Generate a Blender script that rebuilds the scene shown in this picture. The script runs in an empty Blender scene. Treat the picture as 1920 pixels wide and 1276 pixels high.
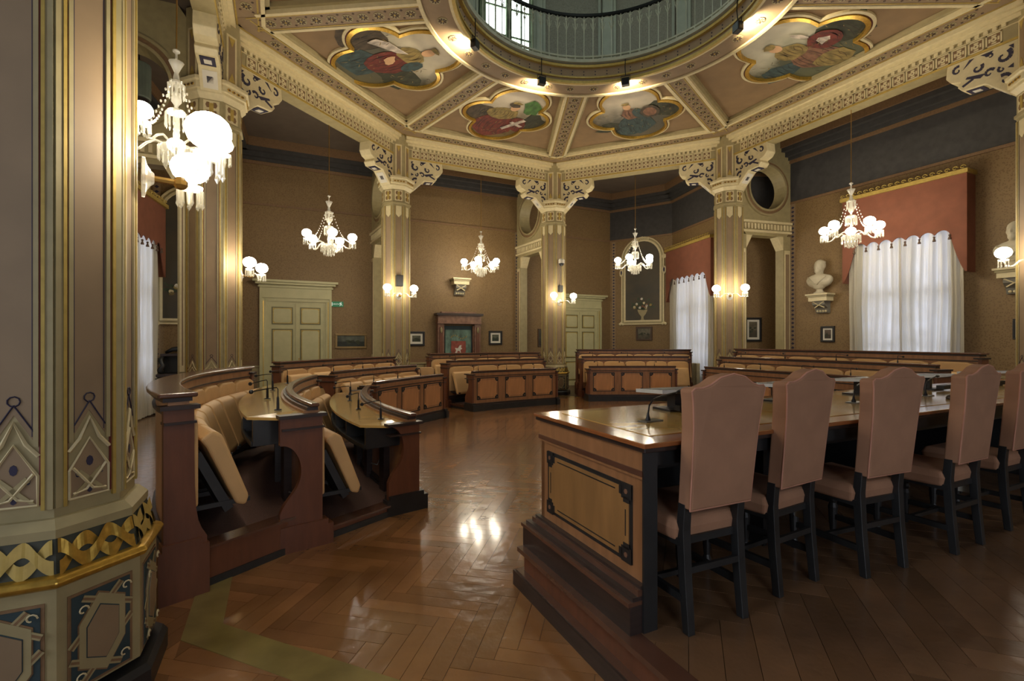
import bpy, math, random
from mathutils import Vector, Matrix
random.seed(7)
R = math.radians
scn = bpy.context.scene
col = scn.collection
F_PX = 905.0
EYE = 1.6

# ------------------------------------------------------------------ camera, world, exposure
cd = bpy.data.cameras.new('camera'); cam = bpy.data.objects.new('camera', cd); col.objects.link(cam)
cd.sensor_width = 36; cd.lens = 36 * F_PX / 1920; cd.clip_start = .05; cd.clip_end = 100
cam.location = (0, 0, EYE); cam.rotation_euler = (R(90), 0, 0)
scn.camera = cam
w = bpy.data.worlds.new('world'); scn.world = w; w.use_nodes = True
w.node_tree.nodes['Background'].inputs[0].default_value = (.75, .85, 1, 1)
w.node_tree.nodes['Background'].inputs[1].default_value = .6
scn.view_settings.view_transform = 'Standard'; scn.view_settings.look = 'None'
scn.view_settings.gamma = 1; scn.view_settings.use_curve_mapping = False
scn.view_settings.exposure = 0.48
try:
    scn.cycles.use_denoising = True
    scn.cycles.max_bounces = 8; scn.cycles.diffuse_bounces = 5; scn.cycles.glossy_bounces = 3
    scn.cycles.sample_clamp_indirect = 4; scn.cycles.caustics_reflective = False; scn.cycles.caustics_refractive = False
    scn.cycles.transparent_max_bounces = 12
except Exception: pass
GLOBE = 52.0       # brightness of the lamp globes
SPOT = 130.0
DAY = 1.9          # brightness of the window panes

# ------------------------------------------------------------------ materials
def lin(c):
    return tuple(((x / 255) / 12.92 if x <= 10 else ((x / 255 + .055) / 1.055) ** 2.4) for x in c) + (1,)
MATS = {}
def mat(name, c, rough=.6, metal=0, var=.12, scale=6, stretch=None, bump=0, emit=None, coat=0, c2=None, spec=.5):
    if name in MATS: return MATS[name]
    m = bpy.data.materials.new(name); m.use_nodes = True; MATS[name] = m
    nt = m.node_tree; N = nt.nodes; L = nt.links; b = N['Principled BSDF']
    b.inputs['Roughness'].default_value = rough; b.inputs['Metallic'].default_value = metal
    b.inputs['Specular IOR Level'].default_value = spec
    if coat: b.inputs['Coat Weight'].default_value = coat; b.inputs['Coat Roughness'].default_value = .12
    tc = N.new('ShaderNodeTexCoord'); mp = N.new('ShaderNodeMapping'); L.new(tc.outputs['Object'], mp.inputs[0])
    if stretch: mp.inputs['Scale'].default_value = stretch
    nz = N.new('ShaderNodeTexNoise'); nz.inputs['Scale'].default_value = scale; nz.inputs['Detail'].default_value = 5
    L.new(mp.outputs[0], nz.inputs['Vector'])
    rp = N.new('ShaderNodeValToRGB'); L.new(nz.outputs['Fac'], rp.inputs[0])
    a = lin(c); bb = lin(c2) if c2 else tuple(min(1, x * (1 + var)) for x in a[:3]) + (1,)
    aa = a if c2 else tuple(x * (1 - var) for x in a[:3]) + (1,)
    rp.color_ramp.elements[0].position = .3; rp.color_ramp.elements[1].position = .7
    rp.color_ramp.elements[0].color = aa; rp.color_ramp.elements[1].color = bb
    L.new(rp.outputs[0], b.inputs['Base Color'])
    if bump:
        bp = N.new('ShaderNodeBump'); bp.inputs['Strength'].default_value = bump; bp.inputs['Distance'].default_value = .01
        L.new(nz.outputs['Fac'], bp.inputs['Height']); L.new(bp.outputs[0], b.inputs['Normal'])
    if emit:
        b.inputs['Emission Color'].default_value = lin(emit[0]); b.inputs['Emission Strength'].default_value = emit[1]
    return m

CREAM = mat('cream_paint', (210, 196, 154), .5, var=.07, scale=14)
OLIVE = mat('olive_cream_paint', (156, 143, 104), .5, var=.1, scale=9)
GILT = mat('gilding', (196, 158, 70), .32, .75, var=.2, scale=30, bump=.15)
GILTP = mat('gilt_paint', (178, 152, 78), .45, .25, var=.12, scale=20)
REDL = mat('dark_red_paint', (104, 40, 36), .6)
MAUVE = mat('taupe_paint', (138, 116, 88), .6, var=.08, scale=5)
INK = mat('ink_blue_paint', (42, 38, 62), .6)
TEAL = mat('dark_teal_paint', (44, 62, 66), .6)
BROWNP = mat('brown_stencil', (124, 96, 66), .6, var=.15, scale=30)
COFFER = mat('coffer_paint', (136, 110, 77), .7, var=.12, scale=3)
DARKW = mat('dark_stained_wood', (52, 40, 36), .38, var=.25, scale=5, stretch=(1, 1, 8))
BLACKW = mat('blackened_wood', (38, 38, 38), .4, var=.25, scale=6)
WOOD = mat('honey_wood', (152, 108, 72), .36, var=.18, scale=3, stretch=(6, 6, 1), coat=.3)
BENCHP = mat('orange_panel_veneer', (190, 136, 90), .36, var=.12, scale=3, stretch=(5, 5, 1), coat=.3)
WOODL = mat('light_panel_wood', (150, 112, 68), .34, var=.16, scale=2.5, stretch=(5, 5, 1), coat=.4)
MAHOG = mat('mahogany', (106, 64, 43), .4, var=.15, scale=4, stretch=(6, 6, 1))
CAPW = mat('cap_rail_wood', (92, 62, 48), .26, var=.15, scale=5, coat=.5)
TOPY = mat('yellow_veneer', (204, 168, 98), .14, var=.12, scale=2.2, stretch=(1, 5, 1), coat=.6)
TOPB = mat('banding_veneer', (140, 84, 46), .16, var=.12, scale=4, coat=.6)
LEATHER = mat('tan_upholstery', (206, 166, 112), .55, var=.06, scale=6)
PINKV = mat('rose_velvet', (160, 118, 90), .9, var=.1, scale=7)
CARPET = mat('brown_carpet', (92, 66, 56), .95, var=.3, scale=120)
DOORP = mat('pale_green_paint', (184, 178, 134), .5, var=.06, scale=5)
STONE = mat('bust_plaster', (188, 178, 152), .6, var=.06, scale=10)
MARBLE = mat('brown_marble', (108, 76, 60), .35, var=.4, scale=9, c2=(142, 106, 84))
SLATE = mat('dark_blue_grey_paint', (64, 62, 60), .8, var=.15, scale=8)
BRASS = mat('brass', (176, 140, 76), .3, .9, var=.1)
METALD = mat('black_metal', (22, 22, 24), .4, .3)
PLASTIC = mat('black_plastic', (26, 26, 28), .45)
SILVER = mat('silver_plastic', (196, 198, 196), .35)
GREYP = mat('grey_plastic', (92, 92, 90), .5)
VALANCE = mat('terracotta_velvet', (122, 74, 54), .9, var=.1, scale=5)
IRON = mat('grey_green_iron_paint', (166, 166, 146), .5)
GREYW = mat('grey_gallery_wall', (142, 136, 124), .85, var=.18, scale=40)
GREYT = mat('grey_green_trim', (170, 172, 158), .6, var=.06)
WHITEC = mat('white_card', (214, 208, 192), .7, var=.03)
BORDER = mat('olive_marble_strip', (132, 116, 68), .12, var=.2, scale=4, coat=.5)
SIGNG = mat('sign_green', (22, 96, 62), .5, emit=((22, 110, 66), .25))
SIGNW = mat('sign_white', (225, 235, 225), .5, emit=((220, 235, 220), .35))
RADIAT = mat('cream_enamel', (196, 190, 160), .4)
SKIN = mat('painted_flesh', (202, 160, 120), .7)
UMBER = mat('umber_stencil', (78, 58, 46), .6)
def rgb(name, c, **k): return mat(name, c, .7, scale=5, c2=tuple(int(x * .62) for x in c), stretch=(1.0, 2.2, 1), **k)

def wallpaper():
    m = mat('damask_wallpaper', (128, 103, 66), .62, var=.05, scale=.8)
    nt = m.node_tree; N = nt.nodes; L = nt.links; b = N['Principled BSDF']
    base = b.inputs['Base Color'].links[0].from_socket
    tc = N.new('ShaderNodeTexCoord')
    v = N.new('ShaderNodeTexVoronoi'); v.inputs['Scale'].default_value = 30; v.inputs['Randomness'].default_value = .9
    L.new(tc.outputs['Object'], v.inputs['Vector'])
    r = N.new('ShaderNodeValToRGB'); L.new(v.outputs['Distance'], r.inputs[0])
    r.color_ramp.elements[0].position = .30; r.color_ramp.elements[0].color = (.62, .56, .50, 1)
    r.color_ramp.elements[1].position = .42; r.color_ramp.elements[1].color = (1, 1, 1, 1)
    mx = N.new('ShaderNodeMix'); mx.data_type = 'RGBA'; mx.blend_type = 'MULTIPLY'; mx.inputs[0].default_value = .75
    L.new(base, mx.inputs[6]); L.new(r.outputs[0], mx.inputs[7]); L.new(mx.outputs[2], b.inputs['Base Color'])
    return m
WALL = wallpaper()

def parquet(name, c, c2, rough):
    m = mat(name, c, rough, c2=c2, scale=2.5, stretch=(1, 1, 1), coat=.6, spec=.5)
    nt = m.node_tree; N = nt.nodes; L = nt.links; b = N['Principled BSDF']
    base = b.inputs['Base Color'].links[0].from_socket
    g = N.new('ShaderNodeNewGeometry'); oi = N.new('ShaderNodeObjectInfo')
    ad = N.new('ShaderNodeMath'); ad.operation = 'ADD'; L.new(g.outputs['Random Per Island'], ad.inputs[0]); L.new(oi.outputs['Random'], ad.inputs[1])
    fr = N.new('ShaderNodeMath'); fr.operation = 'FRACT'; L.new(ad.outputs[0], fr.inputs[0])
    mr = N.new('ShaderNodeMapRange'); L.new(fr.outputs[0], mr.inputs[0]); mr.inputs[3].default_value = .72; mr.inputs[4].default_value = 1.18
    mx = N.new('ShaderNodeMix'); mx.data_type = 'RGBA'; mx.blend_type = 'MULTIPLY'; mx.inputs[0].default_value = 1
    L.new(base, mx.inputs[6]); L.new(mr.outputs[0], mx.inputs[7])
    L.new(mx.outputs[2], b.inputs['Base Color'])
    tc = N.new('ShaderNodeTexCoord')
    nz = N.new('ShaderNodeTexNoise'); nz.inputs['Scale'].default_value = 9; nz.inputs['Detail'].default_value = 3
    L.new(tc.outputs['Object'], nz.inputs['Vector'])
    bp = N.new('ShaderNodeBump'); bp.inputs['Strength'].default_value = .32; bp.inputs['Distance'].default_value = .02
    L.new(nz.outputs['Fac'], bp.inputs['Height'])
    L.new(bp.outputs[0], b.inputs['Normal']); b.inputs['Coat Roughness'].default_value = .10
    return m
PARQ = parquet('parquet_oak', (126, 86, 50), (150, 106, 64), .24)
PARQD = parquet('dais_parquet', (106, 80, 58), (130, 96, 66), .3)

def m_globe():
    m = bpy.data.materials.new('lit_opal_globe'); m.use_nodes = True; nt = m.node_tree; nt.nodes.clear()
    e = nt.nodes.new('ShaderNodeEmission'); o = nt.nodes.new('ShaderNodeOutputMaterial')
    e.inputs[0].default_value = (1, .885, .69, 1); e.inputs[1].default_value = GLOBE
    nt.links.new(e.outputs[0], o.inputs[0]); return m
GLOBEM = m_globe()
def m_emit(name, c, s):
    m = bpy.data.materials.new(name); m.use_nodes = True; nt = m.node_tree; nt.nodes.clear()
    e = nt.nodes.new('ShaderNodeEmission'); o = nt.nodes.new('ShaderNodeOutputMaterial')
    e.inputs[0].default_value = c; e.inputs[1].default_value = s
    nt.links.new(e.outputs[0], o.inputs[0]); return m
PANE = m_emit('daylit_pane', (.78, .86, 1, 1), DAY)
PANE_FILL = m_emit('rear_fill_pane', (.84, .90, 1, 1), 2.9)  # glow of the panes added behind the viewer for fill
PANEG = m_emit('gallery_daylit_pane', (.84, 1, .92, 1), 4.0)
def m_crystal():
    m = bpy.data.materials.new('cut_crystal'); m.use_nodes = True; nt = m.node_tree; nt.nodes.clear(); N = nt.nodes
    o = N.new('ShaderNodeOutputMaterial'); t = N.new('ShaderNodeBsdfTransparent'); g = N.new('ShaderNodeBsdfGlossy')
    d = N.new('ShaderNodeBsdfTranslucent'); d.inputs[0].default_value = (.95, .93, .85, 1)
    t.inputs[0].default_value = (.95, .95, .92, 1); g.inputs['Roughness'].default_value = .12; g.inputs[0].default_value = (1, .98, .92, 1)
    df = N.new('ShaderNodeBsdfDiffuse'); df.inputs[0].default_value = (.9, .87, .78, 1)
    m0 = N.new('ShaderNodeMixShader'); m0.inputs[0].default_value = .5; nt.links.new(d.outputs[0], m0.inputs[1]); nt.links.new(df.outputs[0], m0.inputs[2])
    m1 = N.new('ShaderNodeMixShader'); m1.inputs[0].default_value = .45; nt.links.new(m0.outputs[0], m1.inputs[1]); nt.links.new(g.outputs[0], m1.inputs[2])
    m2 = N.new('ShaderNodeMixShader'); m2.inputs[0].default_value = .52; nt.links.new(t.outputs[0], m2.inputs[1]); nt.links.new(m1.outputs[0], m2.inputs[2])
    nt.links.new(m2.outputs[0], o.inputs[0]); return m
CRYS = m_crystal()
def m_curtain():
    m = bpy.data.materials.new('white_sheer_cloth'); m.use_nodes = True; nt = m.node_tree; nt.nodes.clear(); N = nt.nodes
    o = N.new('ShaderNodeOutputMaterial'); d = N.new('ShaderNodeBsdfDiffuse'); t = N.new('ShaderNodeBsdfTranslucent')
    tc = N.new('ShaderNodeTexCoord'); nz = N.new('ShaderNodeTexNoise'); nz.inputs['Scale'].default_value = 3
    nt.links.new(tc.outputs['Object'], nz.inputs['Vector'])
    d.inputs[0].default_value = (.66, .61, .48, 1); t.inputs[0].default_value = (.64, .63, .66, 1)
    mx = N.new('ShaderNodeMixShader'); mr = N.new('ShaderNodeMapRange'); mr.inputs[3].default_value = .22; mr.inputs[4].default_value = .55
    nt.links.new(nz.outputs['Fac'], mr.inputs[0]); nt.links.new(mr.outputs[0], mx.inputs[0])
    nt.links.new(d.outputs[0], mx.inputs[1]); nt.links.new(t.outputs[0], mx.inputs[2]); nt.links.new(mx.outputs[0], o.inputs[0]); return m
CURT = m_curtain()

# ------------------------------------------------------------------ mesh helpers
WORLD = {}
class MB:
    def __init__(s): s.v = []; s.f = []; s.m = []; s.mi = 0
    def add(s, vs, fs):
        o = len(s.v); s.v += [tuple(p) for p in vs]; s.f += [tuple(i + o for i in f) for f in fs]; s.m += [s.mi] * len(fs); return s
    def box(s, x0, x1, y0, y1, z0, z1, F=None):
        c = [(x0, y0, z0), (x1, y0, z0), (x1, y1, z0), (x0, y1, z0), (x0, y0, z1), (x1, y0, z1), (x1, y1, z1), (x0, y1, z1)]
        if F: c = [F(*p) for p in c]
        return s.add(c, [(0, 3, 2, 1), (4, 5, 6, 7), (0, 1, 5, 4), (1, 2, 6, 5), (2, 3, 7, 6), (3, 0, 4, 7)])
    def prism(s, pts, z0, z1, F=None):           # pts: 2d polygon, extruded along third axis
        n = len(pts); lo = [(x, y, z0) for x, y in pts]; hi = [(x, y, z1) for x, y in pts]
        c = lo + hi
        if F: c = [F(*p) for p in c]
        return s.add(c, [tuple(range(n - 1, -1, -1)), tuple(range(n, 2 * n))] + [(i, (i + 1) % n, n + (i + 1) % n, n + i) for i in range(n)])
    def rings(s, rs, close=True, caps=True):      # list of loops with equal counts
        n = len(rs[0]); vs = [p for r in rs for p in r]; fs = []
        for k in range(len(rs) - 1):
            for i in range(n if close else n - 1):
                j = (i + 1) % n; fs.append((k * n + i, k * n + j, (k + 1) * n + j, (k + 1) * n + i))
        if caps and close:
            fs.append(tuple(range(n - 1, -1, -1))); fs.append(tuple((len(rs) - 1) * n + i for i in range(n)))
        return s.add(vs, fs)
    def lathe(s, prof, c=(0, 0, 0), n=12, F=None, sx=1, sy=1):
        rs = []
        for r, z in prof:
            r = max(r, .0005)
            rs.append([(c[0] + r * sx * math.cos(2 * math.pi * i / n), c[1] + r * sy * math.sin(2 * math.pi * i / n), c[2] + z) for i in range(n)])
        if F: rs = [[F(*p) for p in r] for r in rs]
        return s.rings(rs)
    def tube(s, pts, r, n=6):
        pts = [Vector(p) for p in pts]; rs = []
        up = Vector((0, 0, 1)); prev = None
        for i, p in enumerate(pts):
            t = (pts[min(i + 1, len(pts) - 1)] - pts[max(i - 1, 0)]).normalized()
            if prev is None:
                a = t.cross(up);
                if a.length < .05: a = t.cross(Vector((1, 0, 0)))
                a.normalize()
            else:
                a = (prev - t * prev.dot(t)).normalized()
            prev = a; b = t.cross(a); rr = r[i] if isinstance(r, (list, tuple)) else r
            rs.append([tuple(p + a * rr * math.cos(2 * math.pi * k / n) + b * rr * math.sin(2 * math.pi * k / n)) for k in range(n)])
        return s.rings(rs)
    def ell(s, c, r, n=10, m=7, F=None):
        if not isinstance(r, (tuple, list)): r = (r, r, r)
        rs = []
        for k in range(m + 1):
            t = -math.pi / 2 + math.pi * k / m; q = max(math.cos(t), .01)
            rs.append([(c[0] + r[0] * q * math.cos(2 * math.pi * i / n), c[1] + r[1] * q * math.sin(2 * math.pi * i / n), c[2] + r[2] * math.sin(t)) for i in range(n)])
        if F: rs = [[F(*p) for p in q] for q in rs]
        return s.rings(rs)
    def build(s, name, mats, parent=None, world=True, smooth=False, kind=None, bevel=0, seg=2):
        vs = s.v
        if parent is not None and world and parent.name in WORLD:
            inv = WORLD[parent.name].inverted(); vs = [tuple(inv @ Vector(p)) for p in vs]
        me = bpy.data.meshes.new(name); me.from_pydata(vs, [], s.f)
        if not isinstance(mats, (list, tuple)): mats = [mats]
        for m in mats: me.materials.append(m)
        if len(mats) > 1: me.polygons.foreach_set('material_index', s.m)
        if smooth: me.polygons.foreach_set('use_smooth', [True] * len(me.polygons))
        me.update(); me.validate()
        o = bpy.data.objects.new(name, me); col.objects.link(o)
        if parent is not None:
            o.parent = parent
            if world and parent.name in WORLD: WORLD[o.name] = WORLD[parent.name]
        if kind: o['kind'] = kind
        if bevel:
            b = o.modifiers.new('bevel', 'BEVEL'); b.width = bevel; b.segments = seg; b.limit_method = 'ANGLE'; b.angle_limit = R(35)
        return o
def tag(o, label=None, cat=None, group=None, kind=None):
    if label: o['label'] = label
    if cat: o['category'] = cat
    if group: o['group'] = group
    if kind: o['kind'] = kind
    return o
def thing(name, label, cat, loc=(0, 0, 0), rz=0, group=None, kind=None):
    o = bpy.data.objects.new(name, None); col.objects.link(o); o.empty_display_size = .1
    o.location = loc; o.rotation_euler = (0, 0, rz)
    WORLD[o.name] = Matrix.Translation(loc) @ Matrix.Rotation(rz, 4, 'Z')
    return tag(o, label, cat, group, kind)
def children(o): return [c for c in bpy.data.objects if c.parent == o]
def copy_tree(o, loc, rz, label, group=None, kids=None, scale=None):
    def rec(x, par):
        c = x.copy(); col.objects.link(c)
        if par: c.parent = par
        for ch in KID.get(x.name, []): rec(ch, c)
        return c
    r = rec(o, None); r.location = loc; r.rotation_euler = (0, 0, rz)
    if scale: r.scale = (scale,) * 3
    r['label'] = label
    if group: r['group'] = group
    return r
KID = {}
def index(o):
    KID[o.name] = list(o.children)
    for c in o.children: index(c)
def place(src, parent, loc, rz=0, rx=0, sx=1):            # a copy sharing the mesh, placed in the parent's space (world coords given)
    c = src.copy(); col.objects.link(c); c.parent = parent
    M = WORLD[parent.name].inverted() @ Matrix.Translation(loc) @ Matrix.Rotation(rz, 4, 'Z') @ Matrix.Rotation(rx, 4, 'X') @ Matrix.Diagonal((sx, 1, 1, 1))
    c.matrix_local = M
    return c
def first_or_copy(cache, key, maker, parent, loc, rz=0, sx=1):
    if key not in cache:
        o = maker(); cache[key] = o; o.parent = parent
        o.matrix_local = WORLD[parent.name].inverted() @ Matrix.Translation(loc) @ Matrix.Rotation(rz, 4, 'Z') @ Matrix.Diagonal((sx, 1, 1, 1)); return o
    return place(cache[key], parent, loc, rz, 0, sx)

class Fr:                                             # a wall frame: a along, b towards the room, z up
    def __init__(s, p, q, ref):
        s.p = Vector((p[0], p[1])); d = Vector((q[0], q[1])) - s.p; s.L = d.length; s.u = d / s.L
        n = Vector((-s.u.y, s.u.x))
        if n.dot(Vector(ref) - s.p) < 0: n = -n
        s.n = n
    def __call__(s, a, b, z):
        q = s.p + s.u * a + s.n * b; return (q.x, q.y, z)
    def xz(s, a, z, b): return s(a, b, z)             # for prisms drawn in the wall plane
    def at(s, px, py=638):                            # where a sight line meets this wall
        k = (px - 960) / F_PX; t = (s.p.x - k * s.p.y) / (k * s.u.y - s.u.x)
        y = s.p.y + s.u.y * t; return t, EYE + (638 - py) * y / F_PX
    def ang(s): return math.atan2(s.u.y, s.u.x)
CEN = (1.5, 7.6)

# ------------------------------------------------------------------ hall geometry
P = [(-2.12, 2.20), (-4.93, 8.0), (-3.01, 12.51), (1.255, 14.57), (5.645, 12.58), (8.15, 7.3), (6.0, 2.6), (1.9, .55)]
YAW = R(25.3)
def inset(poly, d):
    n = len(poly); out = []
    cx = sum(p[0] for p in poly) / n; cy = sum(p[1] for p in poly) / n
    fr = [Fr(poly[i], poly[(i + 1) % n], (cx, cy)) for i in range(n)]
    for i in range(n):
        a = fr[i - 1]; b = fr[i]
        p1 = a.p + a.n * d; p2 = b.p + b.n * d
        den = a.u.x * b.u.y - a.u.y * b.u.x
        t = ((p2.x - p1.x) * b.u.y - (p2.y - p1.y) * b.u.x) / den
        q = p1 + a.u * t; out.append((q.x, q.y))
    return out

# floor ------------------------------------------------------------
WALLPTS = [(-2.9, -3.2), (-4.6, 1.6), (-7.05, 7.6), (-8.05, 10.75), (-6.75, 11.35), (-7.35, 12.77), (3.66, 18.0), (5.55, 16.7), (6.15, 13.95), (8.0, 14.0), (7.45, 13.1), (12.0, 3.6), (9.5, -3.2)]
fl = MB().prism(WALLPTS, -.12, -.004).build('floor', mat('parquet_joint', (70, 44, 26), .4)); fl['kind'] = 'structure'; WORLD['floor'] = Matrix()
def clip(poly, a, b, keep):
    d = (b[0] - a[0], b[1] - a[1]); out = []
    sd = lambda p: d[0] * (p[1] - a[1]) - d[1] * (p[0] - a[0])
    sg = 1 if sd(keep) > 0 else -1
    for i in range(len(poly)):
        p, q = poly[i], poly[(i + 1) % len(poly)]; sp, sq = sd(p) * sg, sd(q) * sg
        if sp >= 0: out.append(p)
        if (sp >= 0) != (sq >= 0):
            t = sp / (sp - sq); out.append((p[0] + (q[0] - p[0]) * t, p[1] + (q[1] - p[1]) * t))
    return out
def area(p): return abs(sum(p[i][0] * p[(i + 1) % len(p)][1] - p[(i + 1) % len(p)][0] * p[i][1] for i in range(len(p)))) / 2
def herring(L, W, ang, cx, cy, n):
    c, s = math.cos(ang), math.sin(ang); g = .0012; out = []
    k = int(round(L / W))
    for i in range(-n, n):
        for j in range(-n, n):
            # basic herringbone: horizontal plank and vertical plank
            for kind in (0, 1):
                ox = (i * 1 + j * k) * W * 1.0; oy = (i * 1 - j * k) * W * 1.0
                if kind == 0: r = (ox, oy, ox + L, oy + W)
                else: r = (ox + 0, oy + W, ox + W, oy + W + L)
                q = [(r[0] + g, r[1] + g), (r[2] - g, r[1] + g), (r[2] - g, r[3] - g), (r[0] + g, r[3] - g)]
                out.append([(cx + x * c - y * s, cy + x * s + y * c) for x, y in q])
    return out
def lay(planks, bounds, ref, z0, z1, matl, parent, holes=None, limit=300, view=True):
    res = []
    for q in planks:
        for a, b in bounds:
            q = clip(q, a, b, ref)
            if len(q) < 3: break
        if len(q) < 3 or area(q) < .0002: continue
        mx = sum(p[0] for p in q) / len(q); my = sum(p[1] for p in q) / len(q)
        if view and (my < .5 or abs(mx) / my > 2.0): continue
        res.append((my * my + mx * mx, q))
    res.sort(key=lambda t: t[0])
    for _, q in res[:limit]:
        MB().prism(q, z0, z1).build('plank', matl, parent)
    rest = MB()
    for _, q in res[limit:]: rest.prism(q, z0, z1)
    if rest.v: rest.build('distant_planks', matl, parent, kind='stuff')
Pin = inset(P, .67)
bounds = [(Pin[i], Pin[(i + 1) % 8]) for i in range(8)]
lay(herring(.60, .10, R(-12), 1.5, 7.5, 110), bounds, CEN, -.004, .0, PARQ, fl)
# outer aisle floor boards (joined: mostly out of sight behind the benches)
ob = MB()
for q in herring(.60, .10, R(-12), -4, 7, 60):
    mx = sum(p[0] for p in q) / 4; my = sum(p[1] for p in q) / 4
    f0 = Fr(P[0], P[1], CEN); f7 = Fr(P[7], P[0], CEN)
    for ff, ok in ((f0, .5 < my < 11 and mx > -7.6), (f7, -2.0 < mx < 2.2 and my > .8)):
        if not ok: continue
        e0 = ff.p + ff.n * .48; e1 = e0 + ff.u; k0 = ff.p - ff.n * 3
        qq = clip(q, tuple(e0), tuple(e1), tuple(k0))
        if ff is f7 and len(qq) > 2: g0 = f0.p + f0.n * .48; qq = clip(qq, tuple(g0), tuple(g0 + f0.u), CEN)
        if len(qq) > 2 and area(qq) > .0002: ob.prism(qq, -.004, 0)
ob.build('aisle_planks', PARQ, fl, kind='stuff')
Po = inset(P, .48)
for i in range(8):
    a, b, c, d = Po[i], Po[(i + 1) % 8], Pin[(i + 1) % 8], Pin[i]
    MB().prism([a, b, c, d], -.004, .004).build('border_strip', BORDER, fl)

# outer walls --------------------------------------------------------
names = ['rear_left', 'left_front', 'left', 'left_niche', 'left_return', 'back', 'back_niche', 'back_window', 'alcove', 'alcove_return', 'right', 'right_front', 'rear']
WF = {}
HW = 6.95
for i, nm in enumerate(names):
    p, q = WALLPTS[i], WALLPTS[(i + 1) % len(WALLPTS)]
    f = Fr(p, q, CEN); WF[nm] = f
    o = MB().box(-.05, f.L + .05, -.15, 0, 0, HW, f).build('wall_' + nm, WALL); o['kind'] = 'structure'; WORLD[o.name] = Matrix()
    # plinth, dado panelling and its rail
    MB().box(0, f.L, 0, .03, 0, .16, f).build('baseboard_' + nm, OLIVE, o)
    k = max(1, int(f.L / .62)); wd = f.L / k
    for j in range(k):
        m = MB(); m.box(j * wd + .03, (j + 1) * wd - .03, 0, .015, .2, .86, f); m.mi = 1
        m.box(j * wd + .1, (j + 1) * wd - .1, .015, .022, .28, .78, f)
        m.build('dado_panel', [OLIVE, MAUVE], o)
    m = MB(); m.box(0, f.L, 0, .035, .88, .93, f); m.mi = 1; m.box(0, f.L, 0, .02, .93, 1.03, f); m.build('dado_rail', [OLIVE, BROWNP], o)
    # upper band, picture rail and cornice
    m = MB(); m.box(0, f.L, 0, .03, 5.25, 5.31, f); m.build('picture_rail', BROWNP, o)
    if nm not in ('back', 'left_return', 'left_niche'):
        MB().box(0, f.L, 0, .012, 5.31, 6.36, f).build('frieze_panel', SLATE, o)
    m = MB(); m.box(0, f.L, 0, .10, 6.42, 6.5, f); m.box(0, f.L, 0, .2, 6.5, 6.62, f); m.box(0, f.L, 0, .32, 6.62, 6.72, f); m.mi = 1; m.box(0, f.L, 0, .06, 6.34, 6.42, f); m.box(0, f.L, 0, .36, 6.72, 6.95, f)
    m.build('cornice', [SLATE, BROWNP], o)
ceil = MB()
for i in range(8):                                     # flat ceiling over the outer aisle (joined quads to a wide outline)
    a, b = P[i], P[(i + 1) % 8]
    cx, cy = CEN; s = 2.6
    ceil.prism([a, b, (cx + (b[0] - cx) * s, cy + (b[1] - cy) * s), (cx + (a[0] - cx) * s, cy + (a[1] - cy) * s)], HW, HW + .1)
co = ceil.build('ceiling', mat('aisle_ceiling_paint', (96, 84, 72), .8, var=.1, scale=3)); co['kind'] = 'structure'; WORLD['ceiling'] = Matrix()

# stencilled borders beside the corners
def border_strip(f, a, z0=1.03, z1=5.25, wd=.13):
    m = MB(); m.box(a, a + wd, 0, .01, z0, z1, f); m.mi = 1
    z = z0 + .05
    while z < z1 - .06:
        m.prism([(a + wd / 2, z - .035), (a + wd - .02, z), (a + wd / 2, z + .035), (a + .02, z)], .01, .014, f.xz); z += .11
    m.build('stencil_border', [MAUVE, INK], bpy.data.objects['wall_' + f.nm])
for k_, v_ in WF.items(): v_.nm = k_
border_strip(WF['right'], .12); border_strip(WF['back'], WF['back'].at(700)[0]); border_strip(WF['back'], WF['back'].at(968)[0] - .05)
border_strip(WF['back_niche'], .08); border_strip(WF['left_niche'], .05)

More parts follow.
